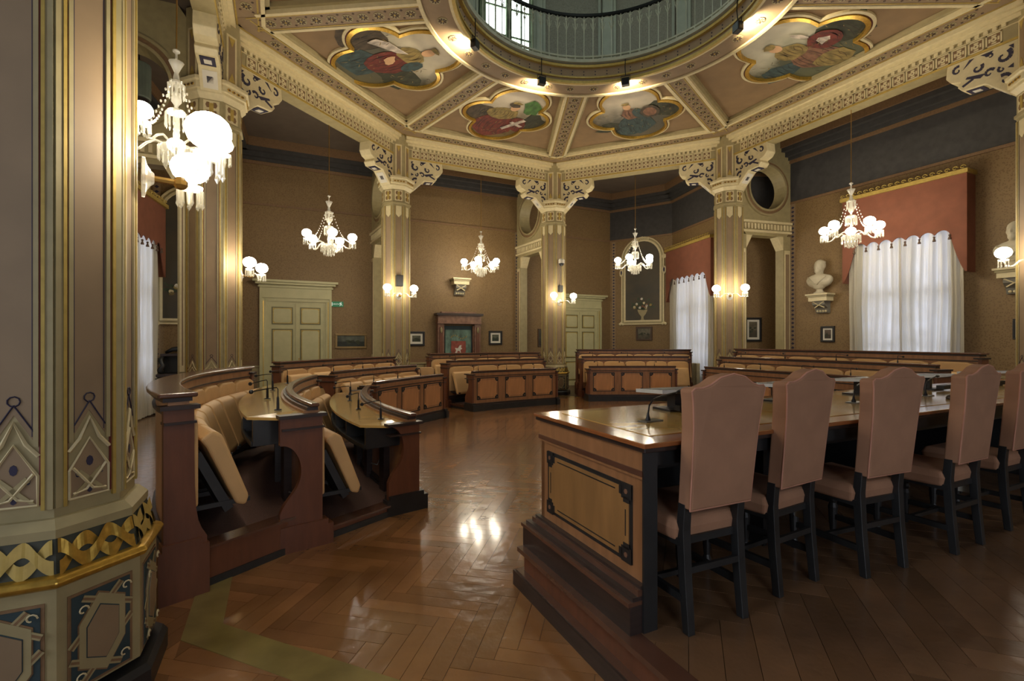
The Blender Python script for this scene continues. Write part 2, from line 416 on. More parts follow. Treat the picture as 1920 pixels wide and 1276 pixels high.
# ------------------------------------------------------------------ columns
def octv(c, r, z, ph=0): return [(c[0] + r * math.cos(YAW + R(22.5 + 45 * k)), c[1] + r * math.sin(YAW + R(22.5 + 45 * k)), z) for k in range(8)]
class Face:
    def __init__(s, c, r, k):
        a = YAW + R(45 * k + 45); s.c = c; s.d = r * math.cos(R(22.5)); s.w = r * math.sin(R(22.5))
        s.n = (math.cos(a), math.sin(a)); s.u = (-s.n[1], s.n[0])
    def __call__(s, x, z, b):
        return (s.c[0] + s.n[0] * (s.d + b) + s.u[0] * x, s.c[1] + s.n[1] * (s.d + b) + s.u[1] * x, z)
def column(i, c, label, r=.36, pt=.62, near=False):
    t = thing('column', label, 'column', (c[0], c[1], 0))
    k = r / .36; rp = r * 1.28
    bb = lambda rr, z: octv(c, rr, z)
    MB().rings([bb(rp + .05, 0), bb(rp + .05, .09), bb(rp + .03, .12), bb(rp + .01, .12)]).build('plinth', BLACKW, t)
    zt = pt - .05
    MB().rings([bb(rp, .15), bb(rp, zt)]).build('pedestal', OLIVE, t)
    MB().rings([bb(rp, zt), bb(rp + .025, zt + .012), bb(rp + .035, zt + .03), bb(rp + .02, zt + .05), bb(rp - .02, zt + .055)]).build('gilt_roll', GILT, t, bevel=.006)
    MB().rings([bb(rp - .012, zt + .05), bb(r + .05, zt + .19)]).build('braided_slope', mat('dark_green_paint', (58, 60, 48), .6), t)  # dark green ground under the gilded braid
    MB().rings([bb(r + .055, zt + .19), bb(r + .055, zt + .225), bb(r + .02, zt + .26), bb(r + .005, zt + .262)]).build('base_molding', OLIVE, t)
    zs = zt + .26; ztop = 5.05
    MB().rings([bb(r, zs - .02), bb(r, ztop)]).build('shaft', OLIVE, t)
    # interlaced gilded braid on the slope, one part per face
    for kf in range(8):
        f0 = Face(c, rp - .012, kf); f1 = Face(c, r + .05, kf); m = MB()
        def S(x, v, b): # v 0..1 up the slope
            p = Vector(f0(x, zt + .05, b)); q = Vector(f1(x * f1.w / f0.w, zt + .19, b)); return tuple(p.lerp(q, v))
        n = 26 if near else 12; W_ = f0.w * .96
        for ph in (0, math.pi):
            top = []; bot = []
            for q in range(n + 1):
                x = -W_ + 2 * W_ * q / n; v = .5 + .3 * math.sin(x / W_ * math.pi * 1.5 + ph); lift = .008 + .005 * math.cos(x / W_ * math.pi * 3 + ph)
                top.append(S(x, v + .2, lift)); bot.append(S(x, v - .2, lift))
            for q in range(n):
                m.add([bot[q], bot[q + 1], top[q + 1], top[q]], [(0, 1, 2, 3)])
        m.build('braid', GILTP if kf % 2 else GILT, t)  # alternate faces take duller gilt, painting in the dimmer light at left
        # pedestal panel
        f = Face(c, rp, kf); m = MB(); z0, z1 = .16, zt - .05; W = f.w - .035
        if z1 - z0 > .1:
            m.prism([(-W, z0), (W, z0), (W, z1), (-W, z1)], 0, .004, f); m.mi = 1
            g = .012; m.mi = 2; m.prism([(-W + g, z0 + g), (W - g, z0 + g), (W - g, z1 - g), (-W + g, z1 - g)], .004, .007, f); m.mi = 2
            h = z1 - z0; cz = (z0 + z1) / 2
            hexo = [(-W * .55, cz + h * .12), (-W * .1, cz + h * .33), (W * .55, cz + h * .22), (W * .55, cz - h * .12), (W * .1, cz - h * .33), (-W * .55, cz - h * .22)]
            sc = lambda pp, s_: [(x * s_, cz + (z - cz) * s_) for x, z in pp]
            m.mi = 0; m.prism(sc(hexo, 1.34), .007, .010, f); m.mi = 1; m.prism(sc(hexo, 1.28), .010, .013, f); m.mi = 2; m.prism(sc(hexo, .92), .013, .0145, f)
            m.mi = 3; m.prism(sc(hexo, .88), .0145, .017, f)
            m.mi = 2
            def line(p0, p1, w_, b0, b1):
                d = Vector((p1[0] - p0[0], p1[1] - p0[1])); nn = Vector((-d.y, d.x)).normalized() * w_
                m.prism([(p0[0] + nn.x, p0[1] + nn.y), (p0[0] - nn.x, p0[1] - nn.y), (p1[0] - nn.x, p1[1] - nn.y), (p1[0] + nn.x, p1[1] + nn.y)], b0, b1, f)
            for w_, mi_, b_ in ((.013, 1, .012), (.005, 2, .0125)):
                m.mi = 0 if b_ > .0122 else 1
                line((-W * .95, cz - h * .05), (W * .6, z1 - .02), w_, .009, b_); line((-W * .6, z1 - .03), (W * .95, cz + h * .18), w_, .009, b_)
                line((W * .95, cz + h * .05), (-W * .6, z0 + .02), w_, .009, b_); line((W * .6, z0 + .03), (-W * .95, cz - h * .18), w_, .009, b_)
            m.mi = 4                                         # painted white curls in the corners
            for sx, zz in ((.72, z1 - .045), (-.62, z1 - .075), (.66, z0 + .06), (-.7, z0 + .05)):
                pts = [f(W * sx + .02 * math.cos(a_) * (1 - a_ / 9), zz + .02 * math.sin(a_) * (1 - a_ / 9), .02) for a_ in [q * .6 for q in range(9)]]
                m.tube(pts, .0035, 4)
            m.build('pedestal_panel', [BROWNP, OLIVE, TEAL, MAUVE, CREAM], t)
        # fluted face of the shaft: stripes and pointed ends
        f = Face(c, r, kf); m = MB(); w_ = f.w
        z0, z1 = zs + .04, ztop - .05
        def stripe(x0, x1, mi, b, za=z0, zb=z1):
            m.mi = mi; m.prism([(x0, za), (x1, za), (x1, zb), (x0, zb)], 0, b, f)
        zi = z0 + .30; zj = z1 - .22
        for sg in (-1, 1):
            e = lambda q: sg * q * w_
            for (a_, b_, mi, dp, zl) in ((1.0, .80, 0, .012, z0), (.80, .70, 1, .016, z0), (.70, .63, 2, .005, z0 + .02), (.63, .50, 0, .012, zi - .04), (.46, .44, 3, .004, zi)):
                x0, x1 = sorted((e(a_), e(b_))); stripe(x0, x1, mi, dp, zl, z1 if mi != 3 else zj)
        m.mi = 4; q = .50 * w_
        m.prism([(-q, zi - .02), (0, zi + .09), (q, zi - .02), (q, zj), (0, zj - .07), (-q, zj)], 0, .003, f)
        m.mi = 4                                              # trefoil ornament at the foot
        tp = [(-.60 * w_, z0 + .02), (.60 * w_, z0 + .02), (.60 * w_, z0 + .14), (0, z0 + .27), (-.60 * w_, z0 + .14)]; m.prism(tp, 0, .006, f); m.mi = 5; m.tube([f(x, z, .006) for x, z in tp] + [f(tp[0][0], tp[0][1], .006)], .006, 4)
        m.tube([f(-.62 * w_, z0 + .22, .006), f(-.3 * w_, z0 + .27, .006), f(0, z0 + .36, .006), f(.3 * w_, z0 + .27, .006), f(.62 * w_, z0 + .22, .006)], .008, 4); m.tube([f(-.5 * w_, z0 + .15, .008), f(-.2 * w_, z0 + .10, .010), f(.1 * w_, z0 + .05, .008), f(.5 * w_, z0 + .04, .008)], .006, 4); m.tube([f(.5 * w_, z0 + .15, .008), f(.2 * w_, z0 + .10, .010), f(-.1 * w_, z0 + .05, .008), f(-.5 * w_, z0 + .04, .008)], .006, 4)
        m.mi = 3
        for xx, zz, ra in ((0, z0 + .17, .022), (-.36 * w_, z0 + .12, .013), (.36 * w_, z0 + .12, .013), (0, z0 + .05, .018)):
            m.prism([(xx + ra * .6 * math.cos(R(45 * j)), zz + ra * math.sin(R(45 * j))) for j in range(8)], .006, .008, f)
        for sg in (-1, 1):
            m.mi = 0; m.prism([(sg * -.55 * w_, z0 + .03), (sg * -.42 * w_, z0 + .03), (sg * .42 * w_, z0 + .12), (sg * .30 * w_, z0 + .14)][::sg], .006, .011, f)
            m.mi = 3; m.tube([f(sg * .5 * w_, zi + .02, .005), f(0, zi + .13, .005)], .003, 4)
        m.tube([f(.02 * math.cos(a_), zi + .145 + .02 * math.sin(a_), .005) for a_ in [q_ * .7 for q_ in range(10)]], .003, 4)
        m.mi = 5                                              # stencilled head of the stripe
        m.prism([(-.55 * w_, z1), (.55 * w_, z1), (.55 * w_, zj + .02), (0, zj - .06), (-.55 * w_, zj + .02)], 0, .006, f)
        m.build('striped_face', [OLIVE, GILTP, REDL, INK, MAUVE, CREAM], t)
        if near: continue
        # capital zone
        f = Face(c, r, kf); m = MB(); m.mi = 0
        m.prism([(-w_ * .7, 5.13), (w_ * .7, 5.13), (w_ * .7, 5.40), (-w_ * .7, 5.40)], 0, .006, f); m.mi = 1
        for sx in (-1, 1):
            for sz in (0, 1): m.prism([(sx * w_ * .3 + .035 * math.cos(R(60 * j)), 5.2 + .13 * sz + .05 * math.sin(R(60 * j))) for j in range(6)], .006, .01, f)
        m.mi = 2; m.prism([(-.03, 5.17), (.03, 5.17), (.03, 5.36), (-.03, 5.36)], .01, .014, f)
        m.build('capital_panel', [CREAM, BROWNP, GILTP], t)
        f = Face(c, r + .10, kf); m = MB()
        for j in range(4):
            x = (j - 1.5) * f.w * .42; m.prism([(x + .03 * math.cos(R(45 * q_)), 5.60 + .022 * math.sin(R(45 * q_))) for q_ in range(8)], 0, .012, f)
        m.mi = 1
        for j in range(4):
            x = (j - 1.5) * f.w * .42; m.prism([(x + .014 * math.cos(R(60 * q_)), 5.60 + .011 * math.sin(R(60 * q_))) for q_ in range(6)], .012, .014, f)
        m.build('chain_ornament', [GILT, INK], t)
        f = Face(c, r * .98, kf); m = MB(); w2 = f.w
        m.prism([(-w2 * .6, 5.76), (w2 * .6, 5.76), (w2 * .6, 6.56), (-w2 * .6, 6.56)], 0, .012, f); m.mi = 1
        m.prism([(-w2 * .38, 5.8), (w2 * .38, 5.8), (w2 * .38, 6.52), (-w2 * .38, 6.52)], .012, .016, f); m.mi = 2
        m.prism([(-w2 * .38, 5.8), (w2 * .38, 5.8), (0, 5.95)], .016, .02, f); m.prism([(-w2 * .38, 6.52), (0, 6.37), (w2 * .38, 6.52)], .016, .02, f)
        m.build('neck_panel', [CREAM, MAUVE, GILTP], t)
    if not near:
        MB().rings([bb(r, 5.05), bb(r + .03, 5.06), bb(r + .03, 5.10), bb(r, 5.12), bb(r, 5.43)]).build('capital_neck', OLIVE, t)
        MB().rings([bb(r, 5.42), bb(r + .07, 5.50), bb(r + .07, 5.54), bb(r + .10, 5.55), bb(r + .10, 5.65), bb(r + .13, 5.67), bb(r + .13, 5.72), bb(r, 5.74)]).build('capital', CREAM, t)
        MB().rings([bb(r * .98, 5.72), bb(r * .98, 6.9)]).build('upper_shaft', OLIVE, t)
    return t
clabels = ['huge near column at the left edge on gilded braided pedestal',
 'tall striped column behind the curved bench with sconce on its right side',
 'striped column left of the framed banner niche with black box speaker',
 'slender striped column in the middle carrying a white dome camera',
 'striped column between the two curtained windows on the right',
 'column at the far right edge behind the second bust']
COLS = []
for i in range(6):
    COLS.append(column(i, P[i], clabels[i], r=.41 if i == 1 else .32 if i == 0 else .36, pt=.66, near=(i == 0)))

# ------------------------------------------------------------------ beams with brackets
BR = [(.30, 5.5), (.42, 5.5), (.70, 5.78), (1.0, 5.8), (1.06, 5.88), (1.02, 5.95), (1.15, 6.0), (1.22, 6.1), (1.2, 6.31), (.30, 6.31)]
def curl(m, F, x, z, s, fl=1, rot=0, b=.001, w_=.022):
    pts = []
    for q in range(11):
        a = q * .55 + rot; rr = s * (1 - q * .075); pts.append((x + fl * rr * math.cos(a), z + rr * math.sin(a)))
    for q in range(10):
        p0, p1 = pts[q], pts[q + 1]; d = Vector((p1[0] - p0[0], p1[1] - p0[1])).normalized(); n_ = Vector((-d.y, d.x)) * (w_ * (1 - q * .07))
        m.prism([(p0[0] + n_.x, p0[1] + n_.y), (p0[0] - n_.x, p0[1] - n_.y), (p1[0] - n_.x, p1[1] - n_.y), (p1[0] + n_.x, p1[1] + n_.y)], b, b + .006, F)
for i in range(8):
    a, b = P[i], P[(i + 1) % 8]; f = Fr(a, b, CEN); TH = .15
    vis = i in (0, 1, 2, 3, 4)
    t = MB().box(.1, f.L - .1, -TH, TH, 6.3, 6.95, f).build('trim_%d' % (i + 1), OLIVE, None); t['kind'] = 'structure'; WORLD[t.name] = Matrix()
    MB().box(.2, f.L - .2, TH, TH + .05, 6.62, 6.68, f).box(.2, f.L - .2, TH, TH + .10, 6.68, 6.74, f).box(.2, f.L - .2, TH, TH + .17, 6.74, 6.84, f).build('cornice', CREAM, t)
    MB().box(.2, f.L - .2, TH, TH + .018, 6.3, 6.335, f).build('lower_fillet', GILTP, t)
    if vis:
        n = int((f.L - .74) / .222); s0 = (f.L - n * .222) / 2; g = .012
        sq = None
        for k in range(n):
            x = s0 + (k + .5) * .222
            def mk():
                m = MB(); h = .1
                for (u0, u1, v0, v1) in ((-h, h, -h, -h + .02), (-h, h, h - .02, h), (-h, -h + .02, -h, h), (h - .02, h, -h, h)): m.box(u0, u1, 0, .016, v0, v1)
                m.mi = 1; m.box(-.078, .078, 0, .006, -.078, .078); m.mi = 0
                for sx in (-1, 1):
                    m.box(-.03, .03, .006, .010, sx * .055 - .012, sx * .055 + .012); m.box(sx * .055 - .012, sx * .055 + .012, .006, .010, -.03, .03)
                m.mi = 2; m.prism([(.04 * math.cos(R(45 * q)), .04 * math.sin(R(45 * q))) for q in range(8)], .006, .02, lambda x_, z_, b_: (x_, b_, z_))
                m.mi = 1; m.prism([(.014 * math.cos(R(60 * q)), .014 * math.sin(R(60 * q))) for q in range(6)], .02, .022, lambda x_, z_, b_: (x_, b_, z_))
                return m.build('square_panel', [CREAM, BROWNP, CREAM])
            ang = math.atan2(f.n.y, f.n.x) - math.pi / 2
            first_or_copy(WORLD.setdefault('_c', {}), 'sq', mk, t, f(x, TH, 6.44), ang)
        m = MB(); x = .4
        while x < f.L - .4:
            m.box(x, x + .055, TH, TH + .035, 6.565, 6.62, f); x += .11
        m.box(.3, f.L - .3, TH, TH + .02, 6.548, 6.562, f)
        m.build('dentil_band', CREAM, t, kind='stuff')
    # brackets belong to the columns
    for end, ci in ((0, i), (1, (i + 1) % 8)):
        if ci > 5 or ci == 0: continue
        F = (lambda x, z, b_, f=f: f(x, b_, z)) if end == 0 else (lambda x, z, b_, f=f: f(f.L - x, b_, z))
        c = COLS[ci]
        o = MB().prism(BR, -.15, .15, F).build('bracket', CREAM, c, bevel=.012)
        m = MB(); b0 = .151
        for sd in (1, -1):
            FF = (lambda x, z, b_, F=F, sd=sd: F(x, z, b_ * sd)); bb_ = .151
            curl(m, FF, .48, 6.11, .105, 1, 2.2, bb_, .03); curl(m, FF, .46, 5.74, .09, 1, 1.0, bb_, .026); curl(m, FF, .65, 5.93, .07, -1, 0.5, bb_, .022)
            curl(m, FF, .80, 6.08, .075, 1, 2.5, bb_, .022); curl(m, FF, 1.06, 6.17, .075, -1, 1.2, bb_, .02); curl(m, FF, .64, 6.2, .05, 1, .2, bb_, .016); curl(m, FF, .50, 5.92, .05, -1, 2.0, bb_, .018); m.prism([(.70, 5.95), (.76, 5.90), (.95, 5.97), (.93, 6.0)], bb_, bb_ + .006, FF)
            for tri in ([(.60, 6.27), (.76, 6.27), (.66, 6.2)], [(.36, 5.95), (.36, 5.88), (.43, 5.91)], [(.84, 5.92), (.98, 5.85), (1.0, 5.88), (.86, 5.95)], [(.36, 6.25), (.36, 6.18), (.42, 6.25)], [(.84, 6.27), (.98, 6.15), (.9, 6.27)]):
                m.prism(tri, bb_, bb_ + .006, FF)
        m.build('tracery', INK, o)
        m = MB()                                              # painted soffit panels
        def sof(p0, p1, w_, mi):
            m.mi = mi; d = Vector((p1[0] - p0[0], p1[1] - p0[1])); n_ = Vector((d.y, -d.x)).normalized() * .006
            q = [(p0[0] + n_.x, p0[1] + n_.y), (p1[0] + n_.x, p1[1] + n_.y), (p1[0] - n_.x, p1[1] - n_.y), (p0[0] - n_.x, p0[1] - n_.y)]
            m.prism(q, -w_, w_, F)
        sof((.47, 5.55), (.66, 5.74), .10, 0); sof((.53, 5.61), (.60, 5.68), .045, 1); sof((.74, 5.775), (.96, 5.79), .1, 1); sof((.80, 5.77), (.90, 5.777), .05, 0)
        m.build('soffit_panel', [WHITEC, INK], o)

# ------------------------------------------------------------------ painted ceiling inside the octagon
ZC = 6.95; ZB = 6.82
Q = inset(P, .30); RC = (1.45, 7.4); RR = 2.35
crown = MB()
NS = 96
def ringpt(a, r, z): return (RC[0] + r * math.cos(a), RC[1] + r * math.sin(a), z)
def rayedge(a, poly):
    best = None; d = Vector((math.cos(a), math.sin(a)))
    for i in range(len(poly)):
        p = Vector(poly[i]); e = Vector(poly[(i + 1) % len(poly)]) - p; den = d.x * e.y - d.y * e.x
        if abs(den) < 1e-9: continue
        r0 = p - Vector(RC); t = (r0.x * e.y - r0.y * e.x) / den; s_ = (r0.x * d.y - r0.y * d.x) / den
        if t > 0 and -1e-6 <= s_ <= 1 + 1e-6: best = t if best is None else min(best, t)
    return best
inn = []; out_ = []
angs = sorted([2 * math.pi * k / NS for k in range(NS)] + [math.atan2(q[1] - RC[1], q[0] - RC[0]) % (2 * math.pi) for q in Q])
n = len(angs); vs = []
for a in angs:
    vs.append(ringpt(a, RR + .05, ZC)); vs.append(ringpt(a, rayedge(a, Q) + .1, ZC)); vs.append(ringpt(a, RR + .05, ZC + .08)); vs.append(ringpt(a, rayedge(a, Q) + .1, ZC + .08))
fs = []
for k in range(n):
    j = (k + 1) % n
    fs += [(4 * k, 4 * j, 4 * j + 1, 4 * k + 1), (4 * k + 2, 4 * k + 3, 4 * j + 3, 4 * j + 2)]
crown.add(vs, fs)
dome = crown.build('ceiling_octagon', COFFER); dome['kind'] = 'structure'; WORLD[dome.name] = Matrix()
def ring_annulus(r0, r1, z0, z1, name, m_, parent, n=96):
    m = MB(); rs = []
    for k in range(n):
        a = 2 * math.pi * k / n; rs.append([ringpt(a, r0, z0), ringpt(a, r1, z0), ringpt(a, r1, z1), ringpt(a, r0, z1)])
    vs = [p for r_ in rs for p in r_]; fs = []
    for k in range(n):
        j = (k + 1) % n
        for q in range(4): fs.append((4 * k + q, 4 * k + (q + 1) % 4, 4 * j + (q + 1) % 4, 4 * j + q))
    m.add(vs, fs); return m.build(name, m_, parent)
ring_annulus(RR + .02, RR + .50, ZB, ZC + .01, 'ring_border', MAUVE, dome)
ring_annulus(RR + .50, RR + .56, ZB - .03, ZC + .01, 'ring_molding', CREAM, dome)
ring_annulus(RR + .56, RR + .61, ZB + .03, ZC + .01, 'ring_fillet', OLIVE, dome)
ring_annulus(RR + .02, RR + .07, ZB - .04, ZC, 'ring_inner_molding', CREAM, dome)
RV = []
def strip(p, q, off0, off1, z0, z1, name, m_, side, ta=0, tb=0):
    f = Fr(p, q, side); return MB().box(ta, f.L - tb, off0, off1, z0, z1, f).build(name, m_, dome)
ros_cache = {}
def rosette_maker():
    m = MB(); fz = lambda x, y, z: (x, y, -z)
    m.mi = 0; m.prism([(.088 * math.cos(R(30 * q)), .088 * math.sin(R(30 * q))) for q in range(12)], 0, .008, fz); m.mi = 1
    for k in range(8):
        a = R(45 * k); c, s = math.cos(a), math.sin(a)
        m.prism([(.018 * c, .018 * s), (.05 * c - .013 * s, .05 * s + .013 * c), (.076 * c, .076 * s), (.05 * c + .013 * s, .05 * s - .013 * c)], .008, .014, fz)
    m.mi = 2; m.prism([(.016 * math.cos(R(60 * q)), .016 * math.sin(R(60 * q))) for q in range(6)], .008, .016, fz)
    return m.build('rosette', [OLIVE, UMBER, GILTP])
def rosettes(p, q, z, gap=.245, s=.2, e=.2):
    d = Vector((q[0] - p[0], q[1] - p[1])); L = d.length; n = max(1, int((L - s - e) / gap)); st = (L - s - e) / n
    for k in range(n):
        a = s + st * (k + .5); pt = Vector(p) + d * (a / L)
        first_or_copy(ros_cache, 'r', rosette_maker, dome, (pt.x, pt.y, z), math.atan2(d.y, d.x))
    m = MB(); u = d / L; nn = Vector((-u.y, u.x))
    for k in range(n + 1):                                   # little diamonds between rosettes
        for sg in (-1, 1):
            c0 = Vector(p) + u * (s + st * k) + nn * sg * .09
            m.prism([(c0.x + .022 * math.cos(R(90 * j)), c0.y + .022 * math.sin(R(90 * j))) for j in range(4)], z - .006, z)
    m.build('diamond_ornament', UMBER, dome, kind='stuff')
for i in range(8):
    p, q = Q[i], Q[(i + 1) % 8]
    strip(p, q, 0, .40, ZB, ZC + .01, 'edge_border', MAUVE, RC)
    strip(p, q, .40, .46, ZB - .02, ZC + .01, 'edge_molding', CREAM, RC, .2, .2); strip(p, q, .46, .53, ZB + .05, ZC + .01, 'edge_fillet', OLIVE, RC, .25, .25)
    strip(p, q, .03, .055, ZB - .008, ZB, 'gilt_line', GILTP, RC); strip(p, q, .345, .37, ZB - .008, ZB, 'gilt_line', GILTP, RC)
    a = math.atan2(p[1] - RC[1], p[0] - RC[0]); r1 = math.hypot(p[0] - RC[0], p[1] - RC[1])
    e = (RC[0] + (RR + .5) * math.cos(a), RC[1] + (RR + .5) * math.sin(a))
    f = Fr(p, e, (p[0] - math.sin(a), p[1] + math.cos(a)))
    MB().box(.1, f.L + .05, -.18, .18, ZB - .003, ZC, f).build('rib', MAUVE, dome)
    for sg in (-1, 1):
        MB().box(.5, f.L, *sorted((sg * .18, sg * .24)), ZB - .02, ZC, f).build('rib_molding', CREAM, dome)
        MB().box(.6, f.L, *sorted((sg * .24, sg * .30)), ZB + .05, ZC, f).build('rib_fillet', OLIVE, dome)
        MB().box(.3, f.L, *sorted((sg * .145, sg * .165)), ZB - .010, ZB, f).build('gilt_line', GILTP, dome)
    if i in (0, 1, 2, 3, 4, 5):
        rosettes(p, e, ZB - .003, s=.5, e=.1)
    if i in (0, 1, 2, 3, 4):
        fe = Fr(p, q, RC); rosettes(fe(0, .2, 0)[:2], fe(fe.L, .2, 0)[:2], ZB, s=.5, e=.5)
for k in range(34):
    a = 2 * math.pi * k / 34; o = first_or_copy(ros_cache, 'r', rosette_maker, dome, ringpt(a, RR + .28, ZB), a)

# quatrefoil paintings
def quat(u, v, k=1.0):
    pts = []
    for q in range(72):
        t = 2 * math.pi * q / 72; best = 0
        for cx, cy, r_ in ((u, 0, .60), (-u, 0, .60), (0, v, .50), (0, -v, .50)):
            d = (math.cos(t), math.sin(t)); bq = d[0] * cx + d[1] * cy; cq = cx * cx + cy * cy - r_ * r_; D = bq * bq - cq
            if D > 0: best = max(best, bq + math.sqrt(D))
        pts.append((best * math.cos(t), best * math.sin(t)))
    if k != 1.0:
        out = []
        for j in range(72):
            p0, p1, p2 = pts[j - 1], pts[j], pts[(j + 1) % 72]
            out.append((p1[0] + (p1[0] / math.hypot(*p1)) * (k - 1), p1[1] + (p1[1] / math.hypot(*p1)) * (k - 1)))
        pts = out
    return pts
def sky_mat(name, sky, land, amt, seed):
    m = bpy.data.materials.new(name); m.use_nodes = True; N = m.node_tree.nodes; L = m.node_tree.links; b = N['Principled BSDF']; b.inputs['Roughness'].default_value = .5
    tc = N.new('ShaderNodeTexCoord'); sp = N.new('ShaderNodeSeparateXYZ'); L.new(tc.outputs['Object'], sp.inputs[0])
    nz = N.new('ShaderNodeTexNoise'); nz.inputs['Scale'].default_value = 1.6; nz.inputs['Detail'].default_value = 6; mp = N.new('ShaderNodeMapping'); mp.inputs['Location'].default_value = (seed, seed * 2, 0)
    L.new(tc.outputs['Object'], mp.inputs[0]); L.new(mp.outputs[0], nz.inputs['Vector'])
    ad = N.new('ShaderNodeMath'); ad.operation = 'MULTIPLY_ADD'; L.new(nz.outputs['Fac'], ad.inputs[0]); ad.inputs[1].default_value = 1.4; L.new(sp.outputs['X'], ad.inputs[2])
    r = N.new('ShaderNodeValToRGB'); mr = N.new('ShaderNodeMapRange'); mr.inputs[1].default_value = -.8; mr.inputs[2].default_value = 2.2; L.new(ad.outputs[0], mr.inputs[0]); L.new(mr.outputs[0], r.inputs[0])
    r.color_ramp.elements[0].color = lin(land); r.color_ramp.elements[0].position = .2
    r.color_ramp.elements[1].color = lin(sky); r.color_ramp.elements[1].position = .85
    e = r.color_ramp.elements.new(.42 + amt); e.color = lin([int(x * .75 + 14) for x in land])
    e = r.color_ramp.elements.new(.50 + amt); e.color = lin([int(s_ * .55 + l_ * .35) for s_, l_ in zip(sky, land)])
    L.new(r.outputs[0], b.inputs['Base Color']); return m
def blob(cx, cy, rx, ry, n=14, wob=.12, rot=0, seed=0):
    rnd = random.Random(seed); out = []
    for k in range(n):
        a = 2 * math.pi * k / n; q = 1 + rnd.uniform(-wob, wob); x = rx * q * math.cos(a); y = ry * q * math.sin(a)
        out.append((cx + x * math.cos(rot) - y * math.sin(rot), cy + x * math.sin(rot) + y * math.cos(rot)))
    return out
ROBE = {'red': rgb('painted_red_robe', (124, 48, 36)), 'teal': rgb('painted_teal_robe', (62, 84, 84)), 'rose': rgb('painted_rose_robe', (148, 104, 78)),
        'gold': rgb('painted_ochre', (158, 136, 76)), 'green': rgb('painted_green_flag', (82, 128, 62)), 'dk': rgb('painted_dark_foliage', (62, 66, 46)), 'white': rgb('painted_white_cross', (220, 206, 190)), 'mud': rgb('painted_umber', (88, 74, 56))}
FOLD = {'red': rgb('fold_red', (78, 28, 24)), 'teal': rgb('fold_teal', (34, 50, 54)), 'rose': rgb('fold_rose', (96, 62, 46)), 'gold': rgb('fold_ochre', (112, 88, 44)), 'mud': rgb('fold_umber', (56, 48, 36))}
PAINT = [
 # (bay, dome angle pixel centre), label, sky, land, list of (material, polygon)   x: towards ring (up), y: sideways
 (1, (743, 112), 'quatrefoil ceiling painting of crowned woman with basket, leftmost of the four', (226, 216, 190), (86, 82, 62),
  [('mud', blob(-.15, .78, .45, .42, 12, .2, 0, 1)), ('dk', blob(-.35, -.55, .30, .5, 16, .35, 0, 2)), ('teal', blob(-.65, .2, .42, .42, 12, .15, .3, 3)), ('red', blob(-.18, -.02, .42, .36, 14, .1, 0, 4)), ('gold', blob(.30, .0, .22, .26, 12, .1, 0, 5)), ('teal', blob(.12, -.30, .22, .14, 10, .1, 0, 6)), (None, blob(.62, -.05, .13, .10, 12, .03, 0, 7)), ('gold', blob(.76, -.05, .05, .11, 8, .2, 0, 8)), ('white', blob(.1, .45, .12, .34, 8, .3, .5, 9)), (None, blob(-.1, .05, .14, .08, 10, .3, .4, 20))]),
 (2, (950, 217), 'quatrefoil ceiling painting of figure in red robe with white cross shield and green flag', (216, 206, 186), (104, 88, 54),
  [('mud', blob(-.05, .7, .34, .4, 12, .25, 0, 1)), ('dk', blob(-.1, -.72, .34, .36, 12, .25, 0, 2)), ('red', blob(-.55, .12, .56, .50, 14, .08, 0, 3)), ('gold', blob(.08, .16, .26, .40, 12, .12, .2, 4)), (None, blob(.40, -.02, .14, .10, 12, .03, 0, 5)), ('mud', blob(.50, .05, .09, .14, 10, .2, 0, 6)), ('green', blob(.55, -.38, .36, .22, 12, .25, .4, 7)), ('red', blob(-.28, -.42, .34, .2, 12, .05, .4, 8)), ('white', [(-.62, -.18), (-.55, -.10), (.02, -.44), (-.03, -.54)]), ('white', [(-.36, -.52), (-.30, -.58), (-.16, -.24), (-.24, -.20)]), ('gold', blob(.62, .03, .05, .12, 8, .2, 0, 9))]),
 (3, (1190, 215), 'quatrefoil ceiling painting of seated crowned woman beside round shield', (214, 202, 178), (84, 80, 66),
  [('dk', blob(.08, -.74, .38, .40, 12, .2, 0, 1)), ('dk', blob(-.45, .62, .2, .4, 14, .35, 0, 2)), ('teal', blob(-.48, .05, .48, .42, 14, .12, 0, 3)), ('teal', blob(-.7, .28, .25, .4, 12, .2, .3, 4)), ('rose', blob(.08, .08, .26, .18, 12, .08, 0, 5)), ('teal', blob(.10, -.08, .20, .12, 10, .1, 0, 10)), (None, blob(.42, .10, .12, .09, 12, .03, 0, 6)), ('gold', blob(.55, .10, .05, .1, 8, .2, 0, 7)), ('mud', blob(.06, -.36, .27, .22, 14, .04, 0, 8)), ('rose', blob(.06, -.36, .19, .15, 14, .04, 0, 9))]),
 (4, (1505, 95), 'quatrefoil ceiling painting of helmeted figure with red shield, rightmost of the four', (226, 220, 196), (84, 88, 66),
  [('dk', blob(-.05, -.74, .40, .44, 12, .2, 0, 1)), ('teal', blob(-.3, .66, .24, .4, 12, .2, 0, 2)), ('rose', blob(-.36, .02, .50, .34, 14, .12, 0, 3)), ('gold', blob(-.64, -.1, .28, .34, 12, .2, 0, 4)), ('gold', blob(.14, .12, .26, .24, 12, .1, 0, 5)), (None, blob(.46, .18, .13, .10, 12, .03, 0, 6)), ('gold', blob(.58, .20, .09, .11, 8, .15, 0, 7)), ('red', blob(.0, -.40, .28, .26, 14, .04, 0, 8)), ('white', blob(.02, -.38, .12, .10, 8, .35, 0, 9)), ('white', blob(.45, -.25, .16, .05, 8, .3, .3, 10))]),
]
